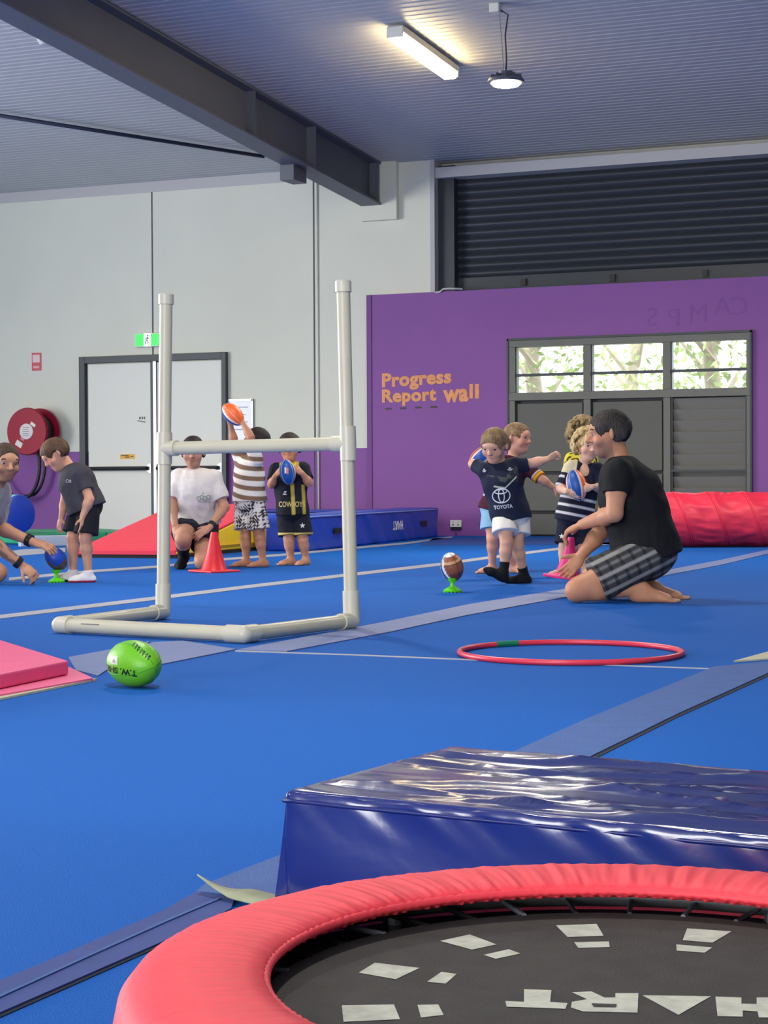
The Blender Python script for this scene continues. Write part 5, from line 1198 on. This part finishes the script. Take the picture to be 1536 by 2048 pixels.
def ring_poly(rx, ry, t, n=40):
    v = []; f = []
    for i in range(n):
        a = 2 * math.pi * i / n; v += [(rx * math.cos(a), ry * math.sin(a)), ((rx - t) * math.cos(a), (ry - t) * math.sin(a))]
    for i in range(n):
        a, b = 2 * i, 2 * ((i + 1) % n); f += [(a, b, b + 1), (a, b + 1, a + 1)]
    return v, f
def join2d(parts):
    V, F = [], []
    for v, f in parts:
        n = len(V); V += [tuple(q) for q in v]; F += [tuple(n + i for i in t) for t in f]
    return np.array(V, float), F
RECT = lambda x0, y0, x1, y1: ([(x0, y0), (x1, y0), (x1, y1), (x0, y1)], [(0, 1, 2), (0, 2, 3)])
# ------------------------------------------------------------------ kneeling coach in black
pr = Person('man in black shirt and plaid shorts kneeling barefoot, lifting a pink cone',
    dict(pel=(1292, 1098, 0), chest=(1263, 995, 0), neck=(1236, 918, 0), head=(1219, 866, 0), sL=(1240, 946, -0.17), sR=(1236, 944, 0.17), eR=(1229, 1027, 0.21), wR=(1164, 1049, -0.14),
         eL=(1200, 1066, -0.16), wL=(1163, 1110, -0.10), hL=(1292, 1112, -0.10), hR=(1290, 1114, 0.10), kL=('z', 1158, 0.065, -0.13), kR=('z', 1153, 0.068, 0.16), aL=('z', 1306, 0.068, -0.10), aR=('z', 1284, 0.072, 0.13)),
    9.85, 1.0, HD(0.25, (-0.985, -0.12, -0.06), (-0.05, 1, 0), beard=(92, 80, 78)), (196, 142, 116), adult=True, vox=0.0052)
pr.J['kL'][2] = 0.064; pr.J['kR'][2] = 0.066
F_ = dict(L=fd((0.98, -0.07, 0.0), flat=False), R=fd((0.98, -0.09, 0.08), flat=False))
pr.build(dict(L=hd((-0.62, -0.75, 0.1), (-0.3, 0.2, 0.9), curl=0.35, ts=1), R=hd((-0.85, -0.42, -0.25), (-0.3, -0.85, -0.2), curl=0.75, ts=-1)), F_)
pr.hair((44, 38, 36), thick=0.025, fold=0.002, col2=(64, 58, 56), front=0.30)
sh = pr.shirt(flatc((22, 23, 26)), g=0.016, hem=0.06, sleeves=(0.52, 0.52), fold=0.006, sg=0.016, flare=0.01)
def plaid(V):
    hx = (V - pr.J['hR']) @ unit(pr.J['kR'] - pr.J['hR']); ct = (V - pr.J['hR']) @ unit(np.cross(pr.J['kR'] - pr.J['hR'], pr.fr if False else pr.lat))
    ss = lambda v, w_: np.clip(v / w_ + 0.5, 0, 1); a = ss(np.sin(ct * 150) - 0.35, 0.7); b = ss(np.sin(ct * 75 + 1) - 0.75, 0.3); c = ss(np.sin(hx * 95) - 0.6, 0.4)
    base = L3((62, 62, 66)); out = np.tile(base, (len(V), 1)); out = out + a[:, None] * (L3((112, 112, 112)) - base); out = out * (1 - 0.55 * c[:, None]); return out * (1 - b[:, None]) + L3((150, 148, 146)) * b[:, None]
pr.shorts(plaid, frac=0.72, g=0.016, flare=0.02, top=0.12, fold=0.006)
v, f = join2d([([(0, 1), (0.12, 1), (0.3, 0.1), (0.2, 0)], [(0, 1, 2, 3)]), ([(0.3, 0.1), (0.42, 0.9), (0.5, 0.8), (0.38, 0)], [(0, 1, 2, 3)]), RECT(0.62, 0.1, 0.72, 0.7), RECT(0.85, 0.0, 1.0, 0.35)])
pr.mark(sh, v, f, 1272, 922, 0.075, (190, 190, 192), right=unit(camdir((0.75, -0.55, 0.3))), up=unit(camdir((0.35, 0.8, 0.45))), height=0.03)
pr.mark(sh, *join2d([RECT(0, 0, 0.3, 1), RECT(0.5, 0.1, 0.8, 0.7)]), 1201, 929, 0.02, (180, 180, 182), height=0.03)
kid_g = None
# pink cone in his hand
cn = P(1134, 1156, 10.17); cone('training_cone', cn, camdir((0.10, 1, 0.05)), 0.20, 0.225, mat('pink_cone_plastic', (214, 40, 120), 0.4), 'pink training cone held by the kneeling man in black', 0.2)
# ------------------------------------------------------------------ kicker
k6 = Person('small boy in navy jersey and white shorts stepping up to kick',
    dict(pel=(1021, 1026, 0), chest=(1004, 968, 0.02), neck=(1000, 932, 0), head=(989, 890, 0.05), sL=(970, 940, 0.03), sR=(1033, 931, -0.03), eL=(946, 928, -0.06), wL=(964, 948, -0.16), eR=(1068, 926, -0.05), wR=(1097, 918, 0.0),
         hL=(1008, 1038, 0.04), hR=(1036, 1036, -0.04), kL=(1013, 1084, 0.10), kR=(1034, 1090, 0.0), aL=(1007, 1146, 0.10), aR=('z', 1048, 0.048, -0.06)),
    11.5, 1.03, HD(0.205, (-0.42, -0.40, 0.82), (-0.16, 0.88, 0.42), brow=(120, 92, 66)), (216, 168, 148))
F_ = dict(L=fd((-0.86, 0.42, 0.25), flat=False, toes=False), R=fd((-0.97, 0, 0.25), toes=False))
k6.build(dict(L=hd((0.5, -0.8, -0.2), (0, 0, -1), curl=0.7), R=hd((0.8, 0.5, 0.1), (0.1, -0.4, 0.8), curl=0.95, ts=1, thumb=-0.2)), F_)
k6.hair((118, 92, 64), thick=0.045, fold=0.004, col2=(150, 122, 86), front=0.27)
def c6(V):
    a, b, c = k6.tcoord(V); out = np.tile(L3((28, 34, 58)), (len(V), 1)); dg_ = b - 0.55 * a
    band = (np.abs(b - 0.022 - 0.45 * np.abs(a + 0.02)) < 0.016) & (c > 0) & (np.abs(a) < 0.1); out[band & (wave_noise(V, 4, 150) > -0.05)] = L3((74, 80, 78))
    return out
sh = k6.shirt(c6, g=0.014, hem=0.05, sleeves=(0.75, 0.62), fold=0.005, flare=0.006)
k6.shorts(flatc((232, 226, 218)), frac=0.62, g=0.014, flare=0.018, fold=0.004)
k6.sock('L', F_['L'], (24, 24, 28), 0.07); k6.sock('R', F_['R'], (24, 24, 28), 0.06)
ox, oy = ring_poly(1.0, 0.66, 0.1); e2, f2 = ring_poly(0.36, 0.62, 0.1, 30); e3, f3 = ring_poly(0.72, 0.24, 0.1, 30)
v, f = join2d([(ox, oy), ([(x, y) for x, y in e2], f2), ([(x, y + 0.36) for x, y in e3], f3)])
lr, lu = unit(camdir((1, 0.1, 0))), unit(camdir((-0.1, 1, 0)))
k6.mark(sh, v, f, 1000, 991, 0.112, (222, 222, 226), height=0.095, right=lr, up=lu, name='printed_emblem')
v, f = text_mesh('TOYOTA', 0.03); k6.mark(sh, v, f, 1004, 1013, 0.115, (205, 205, 212), height=0.024, right=lr, up=lu)
v, f = join2d([RECT(0, 0.25, 1, 0.5), RECT(0.2, 0, 0.8, 0.2), RECT(0.3, 0.55, 0.7, 1.0)])
k6.mark(sh, v, f, 1018, 938, 0.036, (200, 200, 205), height=0.02, right=lr, up=lu, name='printed_badge'); k6.mark(sh, v, f, 967, 941, 0.022, (210, 210, 215), height=0.022, right=lr, up=lu, name='printed_badge')
v = np.array([(0, 0), (0.45, -0.22), (1, 0.5), (1, 0.62), (0.46, -0.08), (0.02, 0.12)]); k6.mark(sh, v, [(0, 1, 4, 5), (1, 2, 3, 4)], 1008, 966, 0.15, (176, 178, 168), height=0.075, right=lr, up=lu, name='printed_chevron')
# ------------------------------------------------------------------ smiling boy behind
k7 = Person('smiling boy in maroon jersey and pale blue shorts behind the kicker',
    dict(pel=(994, 1016, 0), chest=(1014, 962, 0), neck=(1030, 914, 0), head=(1034, 876, 0.02), sL=(1004, 926, 0.03), sR=(1054, 934, 0.0), eL=(986, 952, 0.08), wL=(974, 934, 0.06), eR=(1082, 958, 0.06), wR=(1108, 976, 0.05),
         hL=(984, 1028, 0.03), hR=(1006, 1028, -0.03), kL=(985, 1076, 0.06), kR=(1014, 1080, 0.03), aL=('z', 984, 0.046, 0.0), aR=('z', 1027, 0.046, -0.05)),
    12.8, 1.05, HD(0.215, (0.84, -0.03, 0.5), (0.06, 1, 0), brow=(130, 98, 70)), (220, 162, 142))
F_ = dict(L=fd((-0.9, 0, 0.45)), R=fd((0.4, 0, 0.9)))
k7.build(dict(L=hd((-0.4, 0.8, 0.2), (-0.7, -0.2, 0.3), curl=0.5), R=hd((0.85, -0.5, 0.1), (0, -0.6, -0.6), curl=0.3, ts=-1)), F_, mouth=True)
k7.hair((120, 92, 66), thick=0.02, fold=0.0015, col2=(160, 128, 92), front=0.32)
def c7(V):
    out = np.tile(L3((70, 24, 40)), (len(V), 1)); u = unit(k7.J['eR'] - k7.J['sR']); t = (V - k7.J['sR']) @ u / np.linalg.norm(k7.J['eR'] - k7.J['sR'])
    a, b, c = k7.tcoord(V); arm_ = a > 0.1
    La = np.linalg.norm(k7.J['eR'] - k7.J['sR']); far_ = np.where(arm_, 0, -1)
    out = over(out, (0.03 - np.abs(t - 0.69)) * La + far_, L3((225, 220, 215)), 0.004); out = over(out, (0.09 - np.abs(t - 0.85)) * La + far_, L3((236, 160, 30)), 0.004)
    return over(out, 0.007 - np.abs(b + 0.142), L3((220, 214, 210)), 0.004)
sh = k7.shirt(c7, g=0.012, hem=0.035, sleeves=(0.9, 0.92), fold=0.004)
k7.collar((226, 220, 214)); k7.shorts(flatc((132, 178, 206)), frac=0.62, g=0.014, flare=0.014)
rugby(P(962, 914, 12.72), camdir((0.75, 0.6, -0.2)), camdir((0, 0.2, 1)), 0.10, 0.06, lambda a, h: blue_orange((a + 210) % 360, h), 'blue rugby ball held up by the smiling boy in maroon', M_WSEAM, 'small rugby balls')
# ------------------------------------------------------------------ curly child with ball
k8 = Person('curly blond child in navy and white striped jersey hugging a ball',
    dict(pel=(1149, 1034, 0), chest=(1161, 974, 0), neck=(1169, 932, 0), head=(1176, 890, 0.03), sL=(1141, 938, 0.0), sR=(1195, 938, 0.0), eL=(1122, 976, 0.04), wL=(1133, 984, 0.19), eR=(1201, 976, 0.05), wR=(1184, 974, 0.19),
         hL=(1137, 1042, 0.0), hR=(1163, 1042, 0.0), kL=(1130, 1092, 0.03), kR=(1168, 1092, 0.02), aL=('z', 1125, 0.046, 0.0), aR=('z', 1170, 0.046, 0.0)),
    12.3, 1.04, HD(0.205, (0.28, -0.14, 0.95), (0.1, 1, 0.1), brow=(170, 140, 100)), (226, 184, 166))
F_ = dict(L=fd((-0.92, 0, 0.42)), R=fd((0.0, 0, 1)))
k8.build(dict(L=hd((0.93, -0.25, 0.15), (0.1, 0.2, -1), curl=0.2, ts=1), R=hd((-0.95, -0.25, 0.15), (-0.1, 0.1, -1), curl=0.2, ts=-1)), F_)
k8.hair((176, 146, 96), curls=dict(n=420, r=0.058, out=0.10, low=-0.8, seed=4), col2=(214, 190, 140), fold=0.003, thick=0.03)
def c8(V):
    a, b, c = k8.tcoord(V); navy = L3((26, 30, 52)); out = np.tile(navy, (len(V), 1)); wh = L3((212, 210, 214))
    for y in (-0.082, -0.135, -0.19): out = over(out, 0.0085 - np.abs(b - y), wh, 0.005)
    for x in 'LR':
        u = unit(k8.J['e' + x] - k8.J['s' + x]); L_ = np.linalg.norm(k8.J['e' + x] - k8.J['s' + x]); t = (V - k8.J['s' + x]) @ u / L_; rad = np.linalg.norm(V - k8.J['s' + x] - np.outer(t * L_, u), axis=1)
        near = np.where((rad < 0.05) & (t > 0.3) & (t < 1.06) & (np.abs(a) > 0.122), 0, -1); out = over(out, (0.06 - np.abs(t - 0.55)) * L_ + near, wh, 0.004); out = over(out, (t - 0.9) * L_ + near, wh, 0.004)
    sl = (b > 0.075) & (np.abs(a) > 0.055) & (a < 0); out[sl] = L3((214, 206, 170)); return out
sh = k8.shirt(c8, g=0.014, hem=0.035, sleeves=(0.98, 0.98), fold=0.004, flare=0.008, vneck=0.065)
nk = k8.J['neck'] - k8.spine * k8.D['neck'] * 0.2
def c8s(V): out = np.tile(L3((24, 28, 50)), (len(V), 1)); return out
sx8 = k8.shorts(c8s, frac=0.92, g=0.012, flare=0.008)
st_v = []; 
for i in range(10):
    a = math.pi / 2 + i * math.pi / 5; r_ = 1.0 if i % 2 == 0 else 0.42; st_v.append((r_ * math.cos(a), r_ * math.sin(a)))
k8.mark(sx8, np.array(st_v + [(0, 0)]), [(i, (i + 1) % 10, 10) for i in range(10)], 1121, 1071, 0.036, (226, 226, 222), name='printed_star')
rugby(P(1153, 970, 12.3 - 0.15), camdir((-0.22, 0.93, -0.1)), camdir((0.1, 0, 1)), 0.107, 0.068, lambda a, h: blue_orange((a + 68) % 360, h), 'blue and orange rugby ball hugged by the curly child', M_WSEAM, 'small rugby balls')
# ------------------------------------------------------------------ second curly child, mostly hidden
k9 = Person('curly fair haired child in yellow standing behind the striped child',
    dict(pel=(1158, 1012, 0), chest=(1159, 950, 0), neck=(1161, 908, 0), head=(1166, 868, 0.02), sL=(1143, 918, 0.0), sR=(1182, 918, 0.0), eL=(1138, 950, 0.0), wL=(1138, 985, 0.06), eR=(1192, 950, 0.0), wR=(1186, 985, 0.06),
         hL=(1146, 1022, 0.0), hR=(1170, 1022, 0.0), kL=(1146, 1075, 0.03), kR=(1170, 1075, 0.02), aL=('z', 1146, 0.046, 0.0), aR=('z', 1170, 0.046, 0.0)),
    13.2, 1.05, HD(0.205, (0.55, -0.1, 0.8), brow=(140, 112, 76)), (222, 176, 156))
F_ = dict(L=fd((-0.2, 0, 1)), R=fd((0.2, 0, 1)))
k9.build(dict(L=hd((0, -1, 0.2), (0.6, 0, -0.5)), R=hd((0, -1, 0.2), (-0.6, 0, -0.5), ts=-1)), F_)
k9.hair((120, 96, 62), curls=dict(n=420, r=0.062, out=0.16, low=-0.9, seed=8), col2=(176, 150, 104), fold=0.003, thick=0.04)
def c9(V): w_ = (wave_noise(V, 3, 220) > -0.05)[:, None]; return np.where(w_, L3((226, 206, 64)), L3((66, 62, 34)))
k9.shirt(c9, sleeves=(0.6, 0.6), hem=0.03); k9.shorts(flatc((60, 56, 60)), 0.8)
# ------------------------------------------------------------------ boy in charcoal looking down at the ball
k2 = Person('boy in charcoal shirt and black shorts bending over the tee in white socks',
    dict(pel=(171, 1010, 0), chest=(155, 966, 0), neck=(141, 934, 0), head=(112, 908, 0.0), sL=(132, 950, -0.10), sR=(163, 949, 0.09), eL=(130, 1003, -0.10), wL=(123, 1034, -0.04), eR=(179, 999, 0.12), wR=(165, 1034, 0.13),
         hL=(161, 1020, -0.055), hR=(178, 1021, 0.05), kL=(146, 1074, -0.02), kR=(171, 1076, 0.08), aL=('z', 145, 0.055, -0.04), aR=('z', 176, 0.055, 0.07)),
    12.0, 1.05, HD(0.205, (-0.76, -0.58, 0.30), (-0.55, 0.83, 0), brow=(84, 60, 44)), (214, 160, 138))
F_ = dict(L=fd((-0.95, 0, 0.25), toes=False), R=fd((-0.95, 0, 0.3), toes=False))
k2.build(dict(L=hd((-0.25, -0.95, 0.1), (0.6, 0, -0.6), curl=0.4), R=hd((0.0, -1, 0.1), (-0.7, 0, -0.4), curl=0.25, ts=-1)), F_)
k2.hair((72, 50, 36), thick=0.045, fold=0.004, col2=(102, 74, 52), front=0.24)
sh = k2.shirt(flatc((66, 64, 72)), g=0.014, hem=0.03, sleeves=(0.62, 0.62), fold=0.004, flare=0.006); k2.collar((60, 58, 66))
k2.shorts(flatc((24, 25, 32)), frac=0.86, g=0.012, flare=0.012)
k2.sock('L', F_['L'], (226, 222, 222), 0.02, (40, 30, 34)); k2.sock('R', F_['R'], (230, 226, 226), 0.02, (200, 40, 66))
v, f = join2d([ring_poly(0.5, 0.5, 0.16, 16), ([(x + 0.9, y) for x, y in RECT(-0.25, -0.5, 0.3, 0.35)[0]], RECT(0, 0, 1, 1)[1])])
k2.mark(sh, v, f, 143, 962, 0.038, (170, 170, 176), name='printed_badge')
# ------------------------------------------------------------------ crouching man at the frame edge
k1 = Person('bearded man in light grey shirt crouching and steadying a ball on the tee',
    dict(pel=(-92, 1082, -0.1), chest=(-44, 1020, -0.02), neck=(-10, 972, 0.02), head=(10, 924, 0.06), sL=(-48, 985, 0.22), sR=(0, 985, -0.12), eL=(-26, 1076, 0.32), wL=(44, 1131, 0.26), eR=(-10, 1052, -0.06), wR=(66, 1084, 0.02),
         hL=(-95, 1096, 0.06), hR=(-88, 1094, -0.26), kL=('z', -6, 0.075, 0.16), kR=('z', -40, 0.30, -0.30), aL=('z', -118, 0.06, 0.12), aR=('z', -52, 0.07, -0.32)),
    11.9, 0.98, HD(0.245, (0.52, -0.14, 0.84), (0.12, 1, 0.1), beard=(70, 56, 50)), (196, 146, 122), adult=True, vox=0.0052)
F_ = dict(L=fd((-0.96, -0.15, 0), flat=False), R=fd((0.9, 0, 0.3)))
k1.build(dict(R=hd((0.95, -0.26, 0.2), (0.0, -0.85, -0.5), curl=0.36, ts=1, spread=0.12), L=hd((0.78, -0.6, 0.1), (-0.4, -0.5, -0.7), curl=0.85, ts=-1)), F_, tattoo='L')
k1.hair((60, 46, 38), thick=0.018, fold=0.002, col2=(84, 66, 54), front=0.36)
k1.shirt(flatc((168, 166, 170)), g=0.016, hem=0.05, sleeves=(0.75, 0.98), fold=0.006, sg=0.016)
k1.shorts(flatc((48, 44, 50)), 0.8, g=0.014, flare=0.014, top=0.10)
for nm, wj, dj, rr, col in (('wrist_watch', k1.J['wR'], unit(k1.J['eR'] - k1.J['wR']), 0.036, (16, 16, 20)), ('wrist_band', k1.J['wL'], unit(k1.J['eL'] - k1.J['wL']), 0.034, (20, 18, 20))):
    MB().lathe([(rr - 0.004, -0.016), (rr + 0.004, -0.016), (rr + 0.005, 0.016), (rr - 0.004, 0.018)], wj + dj * 0.03, dj, 24).build(nm, mat(nm + '_rubber', col, 0.4), k1.root, smooth='auto')
# ------------------------------------------------------------------ woman kneeling in white
k3 = Person('woman in white shirt and black shorts kneeling behind the red cone',
    dict(pel=(393, 1044, -0.12), chest=(391, 986, -0.02), neck=(387, 944, 0.0), head=(386, 903, 0.03), sL=(357, 956, 0.0), sR=(427, 956, 0.0), eL=(344, 1012, 0.04), wL=(350, 1050, 0.14), eR=(449, 1014, 0.02), wR=(420, 1055, 0.16),
         hL=(376, 1052, -0.10), hR=(411, 1052, -0.10), kL=(366, 1078, 0.28), kR=('z', 404, 0.065, 0.24), aL=('z', 366, 0.11, 0.0), aR=('z', 408, 0.06, -0.16)),
    13.75, 0.96, HD(0.228, (0.02, -0.12, 1)), (190, 142, 122), adult=True, fem=True, vox=0.0052)
F_ = dict(L=fd((-0.1, -0.35, 0.9), flat=False, toes=False), R=fd((0.1, -0.2, -0.95), flat=False))
k3.build(dict(L=hd((0.2, -0.9, 0.4), (0.5, -0.3, -0.7), curl=0.35), R=hd((-0.85, -0.5, 0.25), (-0.1, -0.6, -0.8), curl=0.35, ts=-1)), F_)
k3.hair((34, 26, 28), thick=0.03, fold=0.002, col2=(50, 40, 40), front=0.26)
sh = k3.shirt(flatc((226, 218, 212)), g=0.020, hem=0.005, sleeves=(0.72, 0.72), fold=0.006, sg=0.018)
k3.collar((222, 212, 206)); k3.shorts(flatc((34, 38, 52)), 0.55, g=0.012, flare=0.012, top=0.08)
k3.sock('L', F_['L'], (24, 24, 30), 0.22)
MB().tube([k3.J['pel'] + k3.spine * 0.045 + (k3.lat * math.cos(a) * (k3.D['pw'] + 0.016) + k3.fr * math.sin(a) * (k3.D['wr'] + 0.016)) for a in np.linspace(0, 2 * math.pi, 41)[:-1]], 0.012, 6, closed=True).build('belt', M_BLACK, k3.root, smooth=True)
MB().lathe([(0.028, -0.014), (0.032, -0.014), (0.032, 0.014), (0.028, 0.014)], k3.J['wR'] + unit(k3.J['eR'] - k3.J['wR']) * 0.03, unit(k3.J['eR'] - k3.J['wR']), 20).build('wrist_watch', M_BLACK, k3.root)
v, f = join2d([([(x + 0.7 * i, y + 0.25 * (i % 2)) for x, y in ring_poly(0.45, 0.5, 0.18, 12)[0]], ring_poly(0.45, 0.5, 0.18, 12)[1]) for i in range(4)] + [RECT(-0.2, -0.75, 2.4, -0.6), RECT(0.9, 0.8, 1.1, 1.3)])
k3.mark(sh, v, f, 410, 994, 0.10, (150, 164, 146), height=0.075, name='printed_emblem')
# ------------------------------------------------------------------ striped boy lifting a ball
k4 = Person('barefoot boy in brown and white striped shirt holding a ball overhead',
    dict(pel=(500, 1004, 0), chest=(498, 952, 0), neck=(499, 913, 0), head=(513, 882, -0.02), sL=(482, 924, -0.07), sR=(512, 922, 0.07), eL=(468, 882, -0.04), wL=(462, 853, 0.0), eR=(501, 874, 0.11), wR=(485, 845, 0.06),
         hL=(489, 1016, -0.03), hR=(512, 1016, 0.03), kL=(491, 1075, 0.0), kR=(519, 1075, 0.04), aL=('z', 492, 0.046, 0.0), aR=('z', 526, 0.046, 0.04)),
    13.95, 1.05, HD(0.205, (-0.82, 0.35, -0.35), (0.3, 0.9, 0)), (188, 134, 110))
F_ = dict(L=fd((-0.95, 0, 0.3)), R=fd((-0.9, 0, 0.4)))
k4.build(dict(L=hd((-0.15, 0.95, 0.1), (0.2, 0.2, 0.9), curl=0.35), R=hd((-0.55, 0.8, -0.1), (-0.4, 0.1, -0.85), curl=0.35, ts=-1)), F_)
k4.hair((32, 26, 26), thick=0.045, fold=0.003, col2=(48, 40, 38), front=0.26)
def c4(V):
    a, b, c = k4.tcoord(V); br_ = L3((124, 96, 78)); wh = np.tile(L3((226, 220, 214)), (len(V), 1)); p_ = ((b + 0.03 * np.sin(a * 9)) / 0.074 + 0.465) % 1.0 - 0.5
    return over(wh, (0.235 - np.abs(p_)) * 0.074, br_, 0.005)
k4.shirt(c4, g=0.014, hem=-0.005, sleeves=(0.55, 0.55), fold=0.005, flare=0.006, sg=0.016)
def c4s(V):
    w_ = np.sin(V[:, 0] * 130 + 2.5 * np.sin(V[:, 2] * 70)) * np.sin(V[:, 2] * 120 + 2.5 * np.sin(V[:, 0] * 85)) + 0.4 * np.sin(V[:, 1] * 140)
    return over(np.tile(L3((216, 210, 208)), (len(V), 1)), w_ - 0.18, L3((48, 46, 50)), 0.5)
k4.shorts(c4s, frac=0.72, g=0.016, flare=0.016, top=0.05)
rugby(P(466, 829, 13.92), camdir((0.66, -0.68, 0.2)), camdir((0.5, 0.5, 0.75)), 0.104, 0.066, lambda a, h: (250, 110, 46) if (a < 78 or a > 300) else ((236, 214, 206) if 78 <= a < 92 else (20, 70, 150)), 'orange and blue rugby ball lifted overhead by the striped boy', M_WSEAM, 'small rugby balls')
# ------------------------------------------------------------------ boy in navy and yellow with a ball
k5 = Person('barefoot boy in navy and yellow basketball kit holding a ball to his chest',
    dict(pel=(585, 1022, 0), chest=(581, 966, 0), neck=(580, 928, 0), head=(579, 894, 0.02), sL=(551, 938, 0.0), sR=(608, 937, 0.0), eL=(543, 969, 0.05), wL=(551, 951, 0.13), eR=(618, 966, 0.05), wR=(604, 946, 0.13),
         hL=(573, 1030, 0.0), hR=(600, 1030, 0.0), kL=(578, 1080, 0.03), kR=(606, 1080, 0.03), aL=('z', 581, 0.046, 0.0), aR=('z', 611, 0.046, 0.0)),
    14.2, 1.06, HD(0.212, (0.0, -0.06, 1)), (206, 152, 126))
F_ = dict(L=fd((-0.75, 0, 0.65)), R=fd((-0.55, 0, 0.85)))
k5.build(dict(L=hd((0.6, 0.62, 0.45), (0.6, 0.0, -0.3), curl=0.4, ts=1), R=hd((-0.7, 0.4, 0.4), (-0.5, 0, -0.4), curl=0.4, ts=-1)), F_)
k5.hair((40, 30, 28), thick=0.05, fold=0.003, col2=(58, 46, 42), front=0.24)
def c5(V):
    a, b, c = k5.tcoord(V); navy = L3((24, 27, 42)); out = np.tile(navy, (len(V), 1)); y = L3((196, 176, 78)); y2 = L3((230, 206, 40))
    out = over(out, 0.014 - np.abs(a - 0.018) + np.where((b < 0.0) & (c > 0), 0, -1), y, 0.005); out = over(out, 0.012 - np.abs(a - 0.098) + np.where((b < -0.02) & (c > -0.02), 0, -1), y * 0.8, 0.005)
    out[(np.abs(a) < 0.062) & (b > 0.085) & (a > 0.0)] = y2; out[(np.abs(a) > 0.05) & (np.abs(a) < 0.075) & (b > 0.07)] = y * 0.8
    out[(a > 0.03) & (a < 0.07) & (b > 0.02) & (b < 0.085) & (wave_noise(V, 2, 120) > 0.1)] = y
    return out
sh = k5.shirt(c5, g=0.015, hem=0.03, sleeves=(0.72, 0.72), fold=0.004, sg=0.012, flare=0.0)
def c5s(V):
    out = np.tile(L3((24, 26, 40)), (len(V), 1)); z = V[:, 2]; return over(out, 0.009 - np.abs(z - z.min() - 0.030), L3((220, 196, 110)), 0.004)
sx5 = k5.shorts(c5s, frac=0.82, g=0.014, flare=0.010)
v, f = text_mesh('COWBOYS', 0.02); k5.mark(sh, v, f, 585, 1008, 0.20, (200, 180, 110), height=0.042)
k5.mark(sx5, np.array(st_v + [(0, 0)]), [(i, (i + 1) % 10, 10) for i in range(10)], 606, 1050, 0.045, (206, 206, 200), name='printed_star')
k5.mark(sh, *join2d([RECT(0, 0, 1, 0.25), RECT(0.2, 0.4, 0.8, 0.6), RECT(0.35, 0.7, 1, 0.95)]), 571, 986, 0.03, (205, 205, 200), name='printed_badge')
b5, b5s = rugby(P(575, 944, 14.2 - 0.19), camdir((-0.14, 0.97, 0.1)), camdir((0.0, 0, 1)), 0.096, 0.061, lambda a, h: (34, 86, 170) if (a < 62 or a > 285) else ((232, 226, 224) if a < 80 or 270 < a <= 285 else (236, 120, 66)), 'blue rugby ball held up by the boy in navy and yellow', M_WSEAM, 'small rugby balls')
t5 = bvh_of([b5s]); w5 = 14.0 / FPX
for x, y, w_, h_, cl in ((571.5, 941, 3.5, 12, (228, 226, 228)), (576, 942, 3.5, 12, (240, 130, 70))):
    v, f = RECT(0, 0, 1, 1); decal('printed_label', np.array(v, float), f, t5, P(x, y, 14.0), RGT, UPV, w_ * w5, mat('label_print', cl, 0.5), b5, height=h_ * w5, maxlen=0.01)
